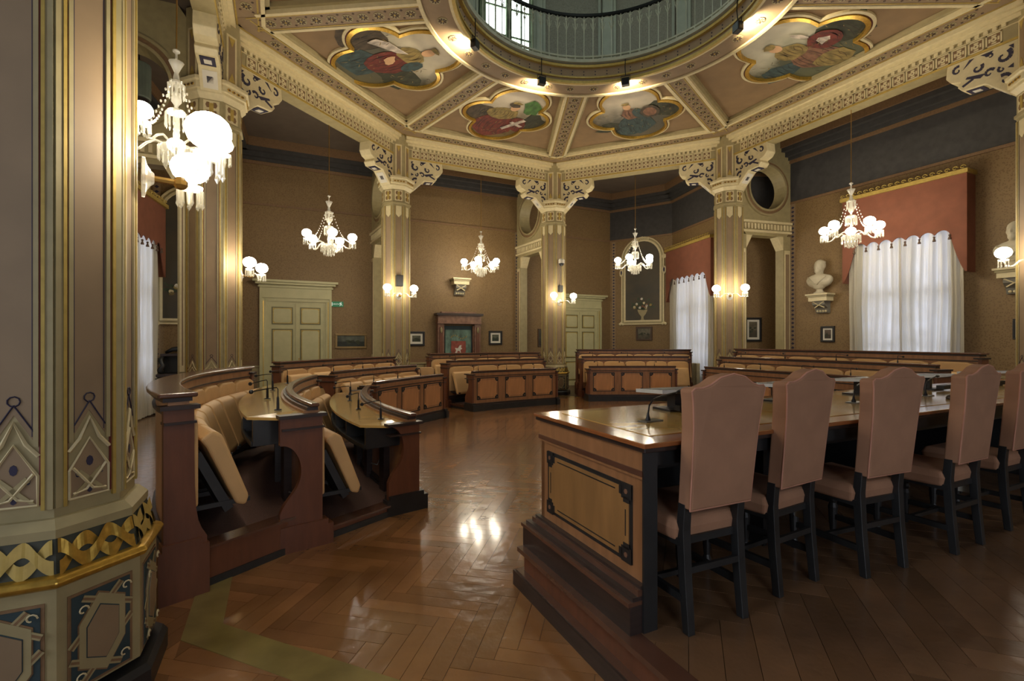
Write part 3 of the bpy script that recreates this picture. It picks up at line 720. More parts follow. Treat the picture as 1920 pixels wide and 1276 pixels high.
for bay, (px, py), lab, sky, land, figs in PAINT:
    yy = (ZC - .02 - EYE) * F_PX / (638 - py); xx = (px - 960) / F_PX * yy
    f = Fr(P[bay], P[(bay + 1) % 8], CEN)
    up = Vector((RC[0] - xx, RC[1] - yy)); up = f.n.copy(); side = Vector((-up.y, up.x))
    # +y sideways = towards picture left when head points to the ring
    t = thing('ceiling_painting', lab, 'painting', (xx, yy, ZC), math.atan2(up.y, up.x), 'quatrefoil paintings on the ceiling')
    Z = lambda x, y, z: (x, -y, -z)
    U, V = .68, .50
    MB().prism(quat(U, V, 1.0), .005, .014, Z).build('canvas', sky_mat('painted_sky_%d' % bay, sky, land, .02 * bay, bay * 3.1), t, world=False)
    for (k0, k1, zz, mm, nm) in ((1.0, 1.075, .075, GILT, 'gilt_frame'), (1.075, 1.10, .035, REDL, 'red_fillet'), (1.10, 1.15, .05, CREAM, 'outer_molding')):
        a0 = quat(U, V, k0); a1 = quat(U, V, k1); m = MB(); n = 72
        m.add([Z(x, y, -.005) for x, y in a0] + [Z(x, y, zz) for x, y in a0] + [Z(x, y, zz * .8) for x, y in a1] + [Z(x, y, -.005) for x, y in a1],
              [(q * n + j, q * n + (j + 1) % n, (q + 1) * n + (j + 1) % n, (q + 1) * n + j) for q in range(3) for j in range(n)])
        m.build(nm, mm, t, world=False)
    lev = .014; rn = random.Random(bay)
    for mk_, poly in figs:
        poly = [(x * 1.1, y) for x, y in poly]
        MB().prism(poly, lev - .002, lev + .0015, Z).build('painted_figure', ROBE[mk_] if mk_ else SKIN, t, world=False); lev += .002
        if mk_ not in ('red', 'teal', 'rose', 'gold', 'dk', 'mud'): continue
        cx_ = sum(p[0] for p in poly) / len(poly); cy_ = sum(p[1] for p in poly) / len(poly); rx_ = max(abs(p[0] - cx_) for p in poly); ry_ = max(abs(p[1] - cy_) for p in poly)
        if min(rx_, ry_) < .16: continue
        m = MB()                                          # drapery folds on the robe just painted
        for j in range(6):
            y0_ = cy_ + ry_ * (-.65 + .26 * j); bend = rn.uniform(-.10, .10); ln = rx_ * math.sqrt(max(.1, 1 - ((y0_ - cy_) / ry_) ** 2)) * .72
            pts = [(cx_ - ln + 2 * ln * q / 6, y0_ + bend * math.sin(q / 6 * 3.1)) for q in range(7)]
            up_ = [(x, y + .010 * math.sin(q / 6 * 3.1416) + .001) for q, (x, y) in enumerate(pts)]; dn_ = [(x, y - .010 * math.sin(q / 6 * 3.1416) - .001) for q, (x, y) in enumerate(pts)]
            m.add([Z(x, y, lev) for x, y in dn_] + [Z(x, y, lev) for x, y in up_], [(q, q + 1, 8 + q, 7 + q) for q in range(6)])
        m.build('drapery_folds', FOLD[mk_ if mk_ in FOLD else 'mud'], t, world=False, kind='stuff'); lev += .0015
    for mk_ in ('gold', 'mud'):
        m = MB()
        for j in range(34):
            x, y = rn.uniform(-1.0, .35), rn.uniform(-.85, .85)
            if (abs(x) > .7 and abs(y) > .4) or (mk_ == 'white' and j > 9): continue
            m.prism(blob(x, y, rn.uniform(.02, .07), rn.uniform(.004, .008), 7, .25, rn.uniform(-1.2, 1.2), j), lev, lev + .001, Z)
        m.build('brush_strokes', ROBE[mk_], t, world=False, kind='stuff'); lev += .001

# ------------------------------------------------------------------ oculus ring, railing and gallery above
ZG = 7.22
fas = ring_annulus(RR, RR + .05, ZB - .02, ZG, 'trim_20', MAUVE, None); fas['kind'] = 'structure'; WORLD[fas.name] = Matrix()
ring_annulus(RR - .035, RR + .02, ZB - .05, ZB - .0, 'gilt_bead', GILTP, fas); ring_annulus(RR - .03, RR + .02, ZB + .06, ZB + .09, 'gilt_bead', GILTP, fas)
ring_annulus(RR - .06, RR + .02, ZG - .14, ZG - .09, 'gilt_bead', GILTP, fas); ring_annulus(RR - .10, RR + .3, ZG - .06, ZG, 'curb', IRON, fas)
m = MB()
for k in range(64):
    a = 2 * math.pi * k / 64
    for zz in (ZB + .14, ZB + .2): m.ell(ringpt(a, RR - .004, zz), .012, 6, 4)
m.build('bolt_heads', INK, fas, kind='stuff')
ring_annulus(RR + .2, 6.2, ZG - .08, ZG - .02, 'gallery_floor', GREYP, fas)
rail = thing('railing', 'grey wrought iron gallery railing round the ceiling opening', 'railing', (RC[0], RC[1], ZG))
ring_annulus(RR - .07, RR - .01, ZG + .88, ZG + .93, 'handrail', METALD, rail); ring_annulus(RR - .06, RR - .02, ZG + .06, ZG + .09, 'bottom_rail', IRON, rail)
def baluster():
    m = MB().lathe([(.022, 0), (.022, .06), (.012, .08), (.009, .12), (.008, .45), (.010, .62), (.018, .66), (.012, .70), (.012, .78), (.026, .80), (.01, .84), (.01, .88)], n=6)
    for s in (-1, 1): m.tube([(0, 0, .60), (s * .035, 0, .68), (s * .05, 0, .75), (s * .03, 0, .72)], .008, 4)
    for s in (-1, 1): m.tube([(0, 0, .78), (s * .03, 0, .84), (s * .085, 0, .875)], .006, 4)
    return m.build('baluster', IRON)
bc = {}
for k in range(80):
    a = 2 * math.pi * k / 80; first_or_copy(bc, 'b', baluster, rail, ringpt(a, RR - .04, ZG), a + math.pi / 2)
GR = 4.4
gw = MB(); gp = [(RC[0] + GR * math.cos(R(11.25 + 22.5 * k)), RC[1] + GR * math.sin(R(11.25 + 22.5 * k))) for k in range(16)]
gout = [(RC[0] + (GR + .15) * math.cos(R(11.25 + 22.5 * k)), RC[1] + (GR + .15) * math.sin(R(11.25 + 22.5 * k))) for k in range(16)]
for k in range(16):
    j = (k + 1) % 16; gw.prism([gp[k], gp[j], gout[j], gout[k]], ZG - .08, 12)
g = gw.build('wall_gallery', GREYW); g['kind'] = 'structure'; WORLD[g.name] = Matrix()
gc = MB().prism(gout, 12, 12.1).build('ceiling_gallery', GREYT); gc['kind'] = 'structure'
for k in range(16):
    j = (k + 1) % 16; f = Fr(gp[k], gp[j], RC)
    for x0, x1, d in ((-.12, .12, .10), (.16, .22, .05), (f.L - .22, f.L - .16, .05)):
        MB().box(x0, x1, 0, d, ZG, 12, f).build('pilaster_strip', GREYT, g)
def gallery_window(px, label_n, idx):
    dx = (px - 960) / F_PX
    # find facet hit by the sight line
    for k in range(16):
        f = Fr(gp[k], gp[(k + 1) % 16], RC); a_, _ = f.at(px)
        y = f.p.y + f.u.y * a_
        if 0 <= a_ <= f.L and y > RC[1]: break
    build_gw(f, a_, idx)
def build_gw(f, c, idx):
    c = min(max(c, .75), f.L - .75)
    o = MB().box(c - .62, c + .62, 0, .03, ZG, 10.9, f).build('window_%d' % idx, PANEG, None); o['kind'] = 'structure'; WORLD[o.name] = Matrix()
    fm = rgb('window_green_paint', (134, 146, 116)) if 'window_green_paint' not in MATS else MATS['window_green_paint']
    for x0, x1, z0, z1, d in ((c - .72, c - .58, ZG, 11, .1), (c + .58, c + .72, ZG, 11, .1), (c - .62, c + .62, ZG, ZG + .8, .09), (c - .62, c + .62, 10.8, 11, .1), (c - .07, c + .07, ZG, 10.9, .09)):
        MB().box(x0, x1, 0, d, z0, z1, f).build('window_frame', fm, o)
    for sx in (-.33, .33):
        MB().box(c + sx - .018, c + sx + .018, .03, .06, ZG + .8, 10.8, f).build('mullion', fm, o)
        for z in (8.75, 9.4, 10.05):
            MB().box(c + sx - .26, c + sx + .26, .03, .06, z, z + .035, f).build('glazing_bar', fm, o)
    m = MB().box(c - .02, c + .02, .09, .12, 8.9, 9.15, f); m.build('espagnolette', METALD, o)
gallery_window(958, '', 11)
for kk in (0, 7, 12):
    f = Fr(gp[kk], gp[(kk + 1) % 16], RC); build_gw(f, f.L / 2, 12 + kk)

# spotlights hung from the ring
spot_lab = ['black spotlight hanging at the left of the ring above the leftmost painting', 'black spotlight hanging above the cross shield painting', 'black spotlight hanging above the painting of the seated crowned woman', 'black spotlight hanging at the right of the ring above the rightmost painting']
for (px, py), lab in zip(((888, 66), (1015, 137), (1174, 137), (1388, 45)), spot_lab):
    a = None
    for k in range(2000):
        aa = math.pi * k / 1000; q = ringpt(aa, RR - .02, 0)
        if q[1] > .5 and q[1] > 7 and abs(960 + F_PX * q[0] / q[1] - px) < 1.2: a = aa
    q = ringpt(a, RR - .06, 6.80)
    t = thing('spotlight', lab, 'spotlight', q, a, 'spotlights under the gallery ring')
    m = MB().box(-.05, .06, -.075, .075, -.16, -.02); o = m.build('lamp_housing', METALD, t, world=False, bevel=.01)
    MB().tube([(-.0, -.09, -.09), (0, -.09, .03), (0, .09, .03), (0, .09, -.09)], .007, 5).build('yoke', METALD, t, world=False)
    MB().tube([(0, 0, .03), (-.01, .01, .2), (.0, 0, .44)], .009, 5).build('hanging_hook', METALD, t, world=False)
    MB().box(.061, .066, -.06, .06, -.14, -.04).build('lens', m_emit('lit_lens', (1, .85, .6, 1), 6), t, world=False)
    ld = bpy.data.lights.new('spot_beam', 'SPOT'); ld.energy = SPOT; ld.color = (1, .84, .58); ld.spot_size = R(140); ld.spot_blend = .9; ld.shadow_soft_size = .05
    lo = bpy.data.objects.new('spot_beam', ld); col.objects.link(lo); lo.parent = t; lo.location = (.10, 0, -.12)
    lo.rotation_euler = Vector((.75, 0, .65)).to_track_quat('-Z', 'Y').to_euler()

# ------------------------------------------------------------------ partition walls between columns and outer wall
def partition(c, e, idx, r=.36):
    f = Fr(c, e, CEN); f.n = Vector((-f.u.y, f.u.x)); L = f.L; a0 = r * .85; T = .13
    o = MB(); cz = 5.62; hr = min(.58, (L - a0) / 2 - .22); ca = (a0 + L) / 2
    # slab above the opening with a round hole: annular fan to the bounding rectangle
    z0, z1 = 4.36, 6.95; n = 40
    inner = []; outer = []
    for k in range(n):
        a = 2 * math.pi * k / n + .001; dx, dz = math.cos(a), math.sin(a)
        inner.append((ca + hr * dx, cz + hr * dz))
        tx = ((L - ca) if dx > 0 else (ca - a0)) / abs(dx); tz = ((z1 - cz) if dz > 0 else (cz - z0)) / abs(dz); t = min(tx, tz)
        outer.append((ca + t * dx, cz + t * dz))
    vs = []
    for (x, z), (X, Z) in zip(inner, outer): vs += [f(x, -T, z), f(X, -T, Z), f(X, T, Z), f(x, T, z)]
    fs = []
    for k in range(n):
        j = (k + 1) % n
        for q in range(4): fs.append((4 * k + q, 4 * k + (q + 1) % 4, 4 * j + (q + 1) % 4, 4 * j + q))
    o.add(vs, fs)
    o = o.build('wall_partition_%d' % idx, OLIVE); o['kind'] = 'structure'; WORLD[o.name] = Matrix()
    for sd in (-1, 1):
        m = MB()
        for (ra, rb, d, mi) in ((hr, hr + .05, .06, 0), (hr + .05, hr + .12, .03, 1), (hr + .12, hr + .17, .05, 0)):
            m.mi = mi; vs = []
            for k in range(n):
                a = 2 * math.pi * k / n; b0, b1 = sd * T, sd * (T + d)
                for rr_, b_ in ((ra, b0), (rb, b0), (rb, b1), (ra, b1)): vs.append(f(ca + rr_ * math.cos(a), b_, cz + rr_ * math.sin(a)))
            m.add(vs, [(4 * k + q, 4 * k + (q + 1) % 4, 4 * ((k + 1) % n) + (q + 1) % 4, 4 * ((k + 1) % n) + q) for k in range(n) for q in range(4)])
        m.build('oculus_molding', [OLIVE, BROWNP], o)
        m = MB(); x = a0 + .04
        while x < L - .06:
            m.box(x, x + .05, *sorted((sd * T, sd * (T + .05))), 4.52, 4.66, f); x += .105
        m.box(a0, L, *sorted((sd * T, sd * (T + .07))), 4.68, 4.74, f); m.box(a0, L, *sorted((sd * T, sd * (T + .05))), 4.44, 4.49, f)
        m.build('corbel_row', CREAM, o, kind='stuff')
    # jambs and chamfer corners of the opening
    pw = .24
    for x0, x1, sx in ((a0, a0 + .14, 1), (L - pw, L, -1)):
        MB().box(x0, x1, -T, T, 0, 4.38, f).build('pilaster', OLIVE, o)
        for sd in (-1, 1):
            m = MB(); m.box(x0 + .03, x1 - .03, *sorted((sd * T, sd * (T + .015))), 1.1, 4.0, f); m.mi = 1; m.box(x0 + .06, x1 - .06, *sorted((sd * (T + .015), sd * (T + .02))), 1.2, 3.9, f); m.build('pilaster_panel', [CREAM, MAUVE], o)
        e_ = x1 if sx > 0 else x0
        MB().prism([(e_, 4.38), (e_ + sx * .2, 4.38), (e_, 4.02)], -T, T, f.xz).build('corner_bracket', CREAM, o)
    return o
partition(P[1], (-6.75, 7.22), 1, .41)
partition(P[2], (-4.03, 14.32), 2)
partition(P[3], (.28, 16.36), 3)
partition(P[4], (7.45, 13.1), 4)
partition(P[5], (10.2, 7.9), 5)

# ------------------------------------------------------------------ lamps
def globe(m, c, r): m.ell(c, (r, r, r * .86), 14, 9)
def prisms(m, c, r, n, l, z=0):
    for k in range(n):
        a = 2 * math.pi * k / n; x, y = c[0] + r * math.cos(a), c[1] + r * math.sin(a)
        m.lathe([(.001, 0), (.008, -.012), (.008, -l * .7), (.012, -l * .82), (.001, -l)], (x, y, c[2] + z), 4)
def make_chandelier():
    t = thing('chandelier', 'x', 'chandelier', (0, 0, 0))
    # z: 0 bottom .. 1.32 top
    MB().lathe([(.02, 1.32), (.035, 1.31), (.035, 1.29), (.012, 1.28), (.012, 1.2), (.075, 1.18), (.05, 1.13), (.02, 1.06), (.03, 1.02), (.035, .98), (.02, .95), (.02, .86), (.05, .78), (.05, .74), (.02, .70), (.02, .45), (.035, .38), (.02, .2), (.06, .12), (.02, .02), (.001, 0)][::-1], n=10).build('stem', CRYS, t, smooth=True)
    for (r0, z, l, n, nm) in ((.075, .95, .17, 12, 'upper_canopy'), (.10, .63, .18, 14, 'middle_canopy')):
        m = MB().lathe([(.02, z + .02), (r0 * .8, z + .015), (r0, z - .01), (r0 * .95, z - .02)][::-1], n=14); o = m.build(nm, CRYS, t)
        m = MB(); prisms(m, (0, 0, z - .01), r0, n, l); m.build('crystal_drops', CRYS, o, kind='stuff')
    m = MB().lathe([(.05, .26), (.14, .25), (.165, .22), (.13, .17), (.05, .13)][::-1], n=16); o = m.build('lower_bowl', CRYS, t, smooth=True)
    m = MB(); prisms(m, (0, 0, .24), .165, 18, .17); prisms(m, (0, 0, .17), .11, 12, .17); prisms(m, (0, 0, .12), .05, 6, .14); m.build('crystal_drops', CRYS, o, kind='stuff')
    for k in range(5):
        a = 2 * math.pi * k / 5 + .35; c, s = math.cos(a), math.sin(a)
        pts = []
        for (rr, z) in ((.05, .20), (.12, .27), (.20, .30), (.28, .26), (.35, .19), (.42, .17), (.48, .21), (.49, .28)): pts.append((rr * c, rr * s, z))
        o = MB().tube(pts, .013, 7).build('arm', CRYS, t, smooth=True)
        m = MB().lathe([(.02, .27), (.07, .29), (.075, .31), (.03, .315), (.03, .34)], (.49 * c, .49 * s, 0), 12); m.build('drip_tray', CRYS, o)
        m = MB(); prisms(m, (.49 * c, .49 * s, .30), .07, 9, .13); m.build('crystal_drops', CRYS, o, kind='stuff')
        m = MB(); globe(m, (.49 * c, .49 * s, .42), .098); m.build('globe', GLOBEM, o, smooth=True)
        m = MB(); q = []
        for j in range(9):
            u = j / 8; rr = .08 + .36 * u; z = .94 - .63 * u - .16 * math.sin(math.pi * u); q.append((rr * c, rr * s, z))
        for j in range(8):
            p0, p1 = Vector(q[j]), Vector(q[j + 1])
            for e in (0, .5): m.ell(p0.lerp(p1, e), (.012, .012, .018), 5, 3)
        m.build('bead_chain', CRYS, t, kind='stuff')
    MB().tube([(0, 0, 1.32), (.004, 0, 1.8), (0, 0, 3.4)], .008, 5).build('suspension_chain', BRASS, t)
    return t
ch0 = make_chandelier()
bpy.context.view_layer.update()
index(ch0)
spots = [((-3.72, 5.35), 3.5, .2, 1.0, 'large near crystal chandelier beside the huge left column'),
         ((-4.0, 10.55), 3.45, 1.1, 1, 'crystal chandelier hanging in front of the left pale green door wall'),
         ((-.90, 14.0), 3.45, .5, 1, 'crystal chandelier hanging above the framed banner niche'),
         ((3.56, 13.95), 3.52, .0, 1, 'crystal chandelier in front of the arched flower painting on the back wall'),
         ((6.92, 9.85), 3.5, .62, 1, 'crystal chandelier between the left bust and the red valance')]
for k, ((x, y), z, rz, sc, lab) in enumerate(spots):
    if k == 0: c = ch0; c['label'] = lab; rz = R(33)
    else: c = copy_tree(ch0, (x, y, z), rz, lab)
    c.location = (x, y, z); c.rotation_euler = (0, 0, rz); c.scale = (sc,) * 3; c['group'] = 'crystal chandeliers around the hall'
# the bays behind and beside the camera have the same chandelier
for (x, y), lab in ((((7.6, 4.6)), 'crystal chandelier right of the desk outside the frame'),):
    c = copy_tree(ch0, (x, y, 3.5), .3, lab, 'crystal chandeliers around the hall'); c.scale = (1, 1, 1)

def make_sconce():                                       # local: +x points away from the column
    t = thing('wall_sconce', 'x', 'sconce')
    MB().lathe([(.075, 0), (.075, .012), (.05, .02), (.03, .035), (.02, .05)], n=12, F=lambda x, y, z: (z, y, x * 1.35)).build('back_plate', CRYS, t)
    MB().tube([(.0, 0, 0), (.1, 0, 0), (.16, 0, .0)], .016, 7).ell((.16, 0, 0), .035, 8, 5).build('boss', BRASS, t)
    for s in (-1, 1):
        o = MB().tube([(.16, 0, 0), (.19, s * .08, .06), (.21, s * .16, .04), (.22, s * .22, -.03), (.23, s * .29, -.03), (.24, s * .33, .05)], .011, 7).build('arm', CRYS, t, smooth=True)
        MB().lathe([(.02, .05), (.06, .06), (.065, .08), (.03, .085), (.03, .1)], (.24, s * .33, 0), 12).build('drip_tray', CRYS, o)
        m = MB(); prisms(m, (.24, s * .33, .07), .06, 8, .12); m.build('crystal_drops', CRYS, o, kind='stuff')
        m = MB(); globe(m, (.24, s * .33, .185), .10); m.build('globe', GLOBEM, o, smooth=True)
    return t
sc0 = make_sconce(); bpy.context.view_layer.update(); index(sc0)
slab = ['two-globe crystal sconce on the huge left column, mostly behind its edge', 'two-globe crystal sconce left of the pale green door', 'two-globe crystal sconce under the black box speaker', 'two-globe crystal sconce on the middle column', 'two-globe crystal sconce on the column between the windows', 'two-globe crystal sconce at the right edge before the second bust']
for k, (ci, ang, z) in enumerate(((0, 40, 2.42), (1, 12, 2.68), (2, -64.7, 2.72), (3, -64.7, 2.72), (4, -109.7, 2.72), (5, 205.3, 2.75))):
    r = (.41 if ci == 1 else .32 if ci == 0 else .36) * math.cos(R(22.5)) + .012
    loc = (P[ci][0] + r * math.cos(R(ang)), P[ci][1] + r * math.sin(R(ang)), z)
    if k == 0: loc = (loc[0] + .03, loc[1] + .02, z)
    c = sc0 if k == 0 else copy_tree(sc0, loc, R(ang), slab[k])
    c.location = loc; c.rotation_euler = (0, 0, R(ang)); c['label'] = slab[k]; c['group'] = 'sconces on the columns'

# ------------------------------------------------------------------ dais and presidential desk
UX = Vector((math.cos(YAW), math.sin(YAW))); VX = Vector((-UX.y, UX.x))
DZ = .25
D1 = Vector((.08, 3.15))
def dp(a, b): q = D1 + UX * a - VX * b; return (q.x, q.y)
dais = thing('dais', 'raised parquet dais with stepped dark base under desk and chairs', 'platform', (D1.x, D1.y, 0))
DL, DW = 8.6, 4.2
MB().prism([dp(.07, .07), dp(DL, .07), dp(DL, DW), dp(.07, DW)], 0, DZ - .008).build('core', mat('dais_joint', (40, 28, 22), .5), dais)
def sides(o0, z0, z1, name, m_):
    MB().prism([dp(-o0, -o0), dp(.071, -o0), dp(.071, DW), dp(-o0, DW)], z0, z1).build(name, m_, dais)
    MB().prism([dp(.071, -o0), dp(DL, -o0), dp(DL, .071), dp(.071, .071)], z0, z1).build(name, m_, dais)
sides(.055, 0, .095, 'base_plinth', DARKW); sides(.042, .095, .105, 'base_bead', CAPW); sides(.0, .105, .222, 'riser', MAHOG); sides(.035, .222, DZ, 'nosing', CAPW)
fd = [(dp(.07, .07), dp(DL, .07)), (dp(DL, .07), dp(DL, DW)), (dp(DL, DW), dp(.07, DW)), (dp(.07, DW), dp(.07, .07))]
lay(herring(.84, .14, R(-20), 3, 2.5, 60), fd, dp(3, 2), DZ - .008, DZ, PARQD, dais, limit=200)

O = Vector((.62, 2.24)); DSK = thing('presidential_desk', 'long honey wood council desk with glossy yellow veneer top on the dais', 'desk', (O.x, O.y, DZ), YAW)
LEN = 6.6; DH = .893
def L_(*a): return MB().box(*a)
m = MB(); m.box(-.05, LEN, -.05, 1.02, DH - .035, DH - .012); m.mi = 1; m.box(-.03, LEN, -.03, 1.03, DH - .06, DH - .035)
m.build('table_top', [TOPB, DARKW], DSK, world=False, bevel=.006)
L_(.10, LEN, .09, .91, DH - .014, DH - .009).build('veneer_field', TOPY, DSK, world=False)
for s in range(1, 5): L_(s * 1.35, s * 1.35 + .012, .09, .91, DH - .0092, DH - .0082).build('veneer_joint', TOPB, DSK, world=False)
L_(0, .05, .0, 1.0, .20, DH - .06).build('end_wall', WOOD, DSK, world=False)
L_(.0, LEN, .96, 1.0, 0, DH - .06).build('front_wall', WOOD, DSK, world=False)
m = MB(); m.box(-.012, 0, -.0, 1.0, DH - .15, DH - .06); m.mi = 1; m.box(-.02, 0, -.005, 1.005, DH - .175, DH - .15); m.mi = 0; m.box(-.014, 0, 0, 1.0, DH - .19, DH - .178); m.build('frieze_molding', [WOOD, CAPW], DSK, world=False)
m = MB(); m.box(-.02, .06, -.012, .0, .0, DH - .06); m.build('corner_stile', BLACKW, DSK, world=False)
# inlaid end panel
def inlay(y0, y1, z0, z1, dark=BLACKW, field=WOODL, lw=.022, cs=.075):
    """drawn in the y-z plane, face towards -x"""
    m = MB(); Fx = lambda y, z, b: (-b, y, z)
    rect = lambda a, b_, c, d, t0, t1: m.prism([(a, c), (b_, c), (b_, d), (a, d)], t0, t1, Fx)
    m.mi = 0; rect(y0, y1, z0, z1, 0, .004)
    m.mi = 1; rect(y0 + lw, y1 - lw, z0 + lw, z1 - lw, .004, .009)
    m.mi = 0
    for sy in (0, 1):
        for sz in (0, 1):
            a = y0 if sy == 0 else y1 - cs; c = z0 if sz == 0 else z1 - cs; rect(a, a + cs, c, c + cs, .009, .012)
            ex = y0 + cs - .01 if sy == 0 else y1 - cs - .018; ez = z0 + cs - .01 if sz == 0 else z1 - cs - .018
            rect(ex, ex + .028, c + cs * .2, c + cs * .8, .009, .012); rect(a + cs * .2, a + cs * .8, ez, ez + .028, .009, .012)
            m.mi = 2; cx_, cz_ = a + cs / 2, c + cs / 2
            m.prism([(cx_ + .013 * math.cos(R(60 * q)), cz_ + .013 * math.sin(R(60 * q))) for q in range(6)], .012, .015, Fx); m.mi = 0
    g = cs + .012
    for a, b_, c, d in ((y0 + lw + .02, y0 + lw + .026, z0 + g + .04, z1 - g - .04), (y1 - lw - .026, y1 - lw - .02, z0 + g + .04, z1 - g - .04)): rect(a, b_, c, d, .009, .0105)
    for a, b_, c, d in ((y0 + g + .04, y1 - g - .04, z0 + lw + .02, z0 + lw + .026), (y0 + g + .04, y1 - g - .04, z1 - lw - .026, z1 - lw - .02)): rect(a, b_, c, d, .009, .0105)
    return m, [dark, field, MARBLE]
m, mm = inlay(.09, .91, .27, DH - .24); m.build('inlaid_panel', mm, DSK, world=False)
for z0, z1, o_, mt in ((.0, .13, .09, DARKW), (.13, .15, .10, CAPW), (.15, .17, .075, DARKW), (.17, .20, .045, CAPW), (.20, .215, .03, DARKW)):
    L_(-o_, 0.0, -.0, 1.0 + o_, z0, z1).build('plinth_molding', mt, DSK, world=False)
L_(0, .05, 0, 1.0, 0, .20).build('end_base', DARKW, DSK, world=False)
L_(.05, LEN, .0, .03, DH - .13, DH - .06).build('front_apron', BLACKW, DSK, world=False)
L_(.05, LEN, .45, .96, DH - .30, DH - .28).build('shelf', BLACKW, DSK, world=False)
for s in range(6): L_(1.28 * s + .05, 1.28 * s + .08, .40, .96, .0, DH - .06).build('divider', BLACKW, DSK, world=False)
L_(.05, LEN, .945, .96, .0, DH - .06).build('inner_panel', BLACKW, DSK, world=False)
def dw(x, y, z=DH - .009): q = O + UX * x + VX * y; return (q.x, q.y, DZ + z)

def mk_monitor():
    t = thing('desk_monitor', 'x', 'monitor')
    m = MB(); Fm = lambda x, y, z: (x, y * math.cos(R(-3)) - z * math.sin(R(-3)), .12 + y * math.sin(R(-3)) + z * math.cos(R(-3)))
    m.box(-.22, .22, -.14, .14, 0, .022, Fm); m.build('casing', SILVER, t)
    MB().box(-.20, .20, -.12, .12, .022, .024, Fm).build('screen', PLASTIC, t)
    MB().box(-.03, .03, -.03, .05, .01, .12).build('stand_arm', PLASTIC, t); MB().box(-.12, .12, -.09, .09, 0, .014).build('base', PLASTIC, t)
    MB().box(-.10, .10, -.16, -.10, .014, .05).build('hinge_bar', METALD, t); return t
def mk_mic():
    t = thing('table_microphone', 'x', 'microphone')
    MB().box(-.05, .09, -.035, .035, 0, .006).build('base_plate', GREYP, t)
    MB().lathe([(.016, 0), (.016, .012), (.009, .03), (.006, .05)], n=8).build('socket', METALD, t)
    MB().tube([(0, 0, .04), (.01, 0, .09), (.05, 0, .125), (.13, 0, .14), (.27, 0, .155)], .005, 6).build('gooseneck', METALD, t)
    MB().lathe([(.008, .0), (.012, .015), (.012, .045), (.006, .055)], n=8, F=lambda x, y, z: (.26 + z, y, .155 + x)).build('capsule', METALD, t); return t
mo = mk_monitor(); mi_ = mk_mic(); bpy.context.view_layer.update(); index(mo); index(mi_)
mlab = ['nearest low silver monitor at the left end of the long desk', 'low silver monitor on the desk behind the first two chairs', 'low silver monitor on the desk behind the third chair', 'low silver monitor on the desk behind the fourth chair', 'low silver monitor on the desk at the right edge of the picture']
for k, x in enumerate((.88, 1.95, 3.0, 4.05, 5.2)):
    c = mo if k == 0 else copy_tree(mo, (0, 0, 0), 0, mlab[k])
    c.location = dw(x, .72); c.rotation_euler = (0, 0, YAW + R(6 if k % 2 else -4)); c['label'] = mlab[k]; c['group'] = 'monitors on the long desk'
glab = ['gooseneck microphone at the left end of the desk left of the first chair', 'gooseneck microphone on the desk between the first and second chairs', 'gooseneck microphone on the desk between the second and third chairs', 'gooseneck microphone on the desk between the third and fourth chairs', 'gooseneck microphone on the desk between the fourth and fifth chairs']
for k, x in enumerate((.38, 1.62, 2.35, 3.35, 4.4)):
    c = mi_ if k == 0 else copy_tree(mi_, (0, 0, 0), 0, glab[k])
    c.location = dw(x, .42); c.rotation_euler = (0, 0, YAW + R(8)); c['label'] = glab[k]; c['group'] = 'gooseneck microphones on the long desk'
m = MB().lathe([(.03, 0), (.033, .01), (.026, .028), (.01, .036), (.001, .037)], n=12); o = m.build('desk_bell_push', DARKW, smooth=True); tag(o, 'small dark dome-shaped object on the glossy desk beside the fourth chair', 'push button'); o.location = dw(3.28, .22)
m = MB().prism([(-.12, -.08), (.11, -.09), (.13, .07), (-.10, .09)], 0, .006); m.mi = 1; m.prism([(-.10, -.06), (.12, -.075), (.115, .08), (-.11, .07)], .006, .010)
o = m.build('paper_sheets', [WHITEC, SILVER]); tag(o, 'crumpled papers on the shelf under the left end of the desk', 'papers'); o.location = dw(.22, .52, DH - .28); o.rotation_euler = (0, 0, YAW)

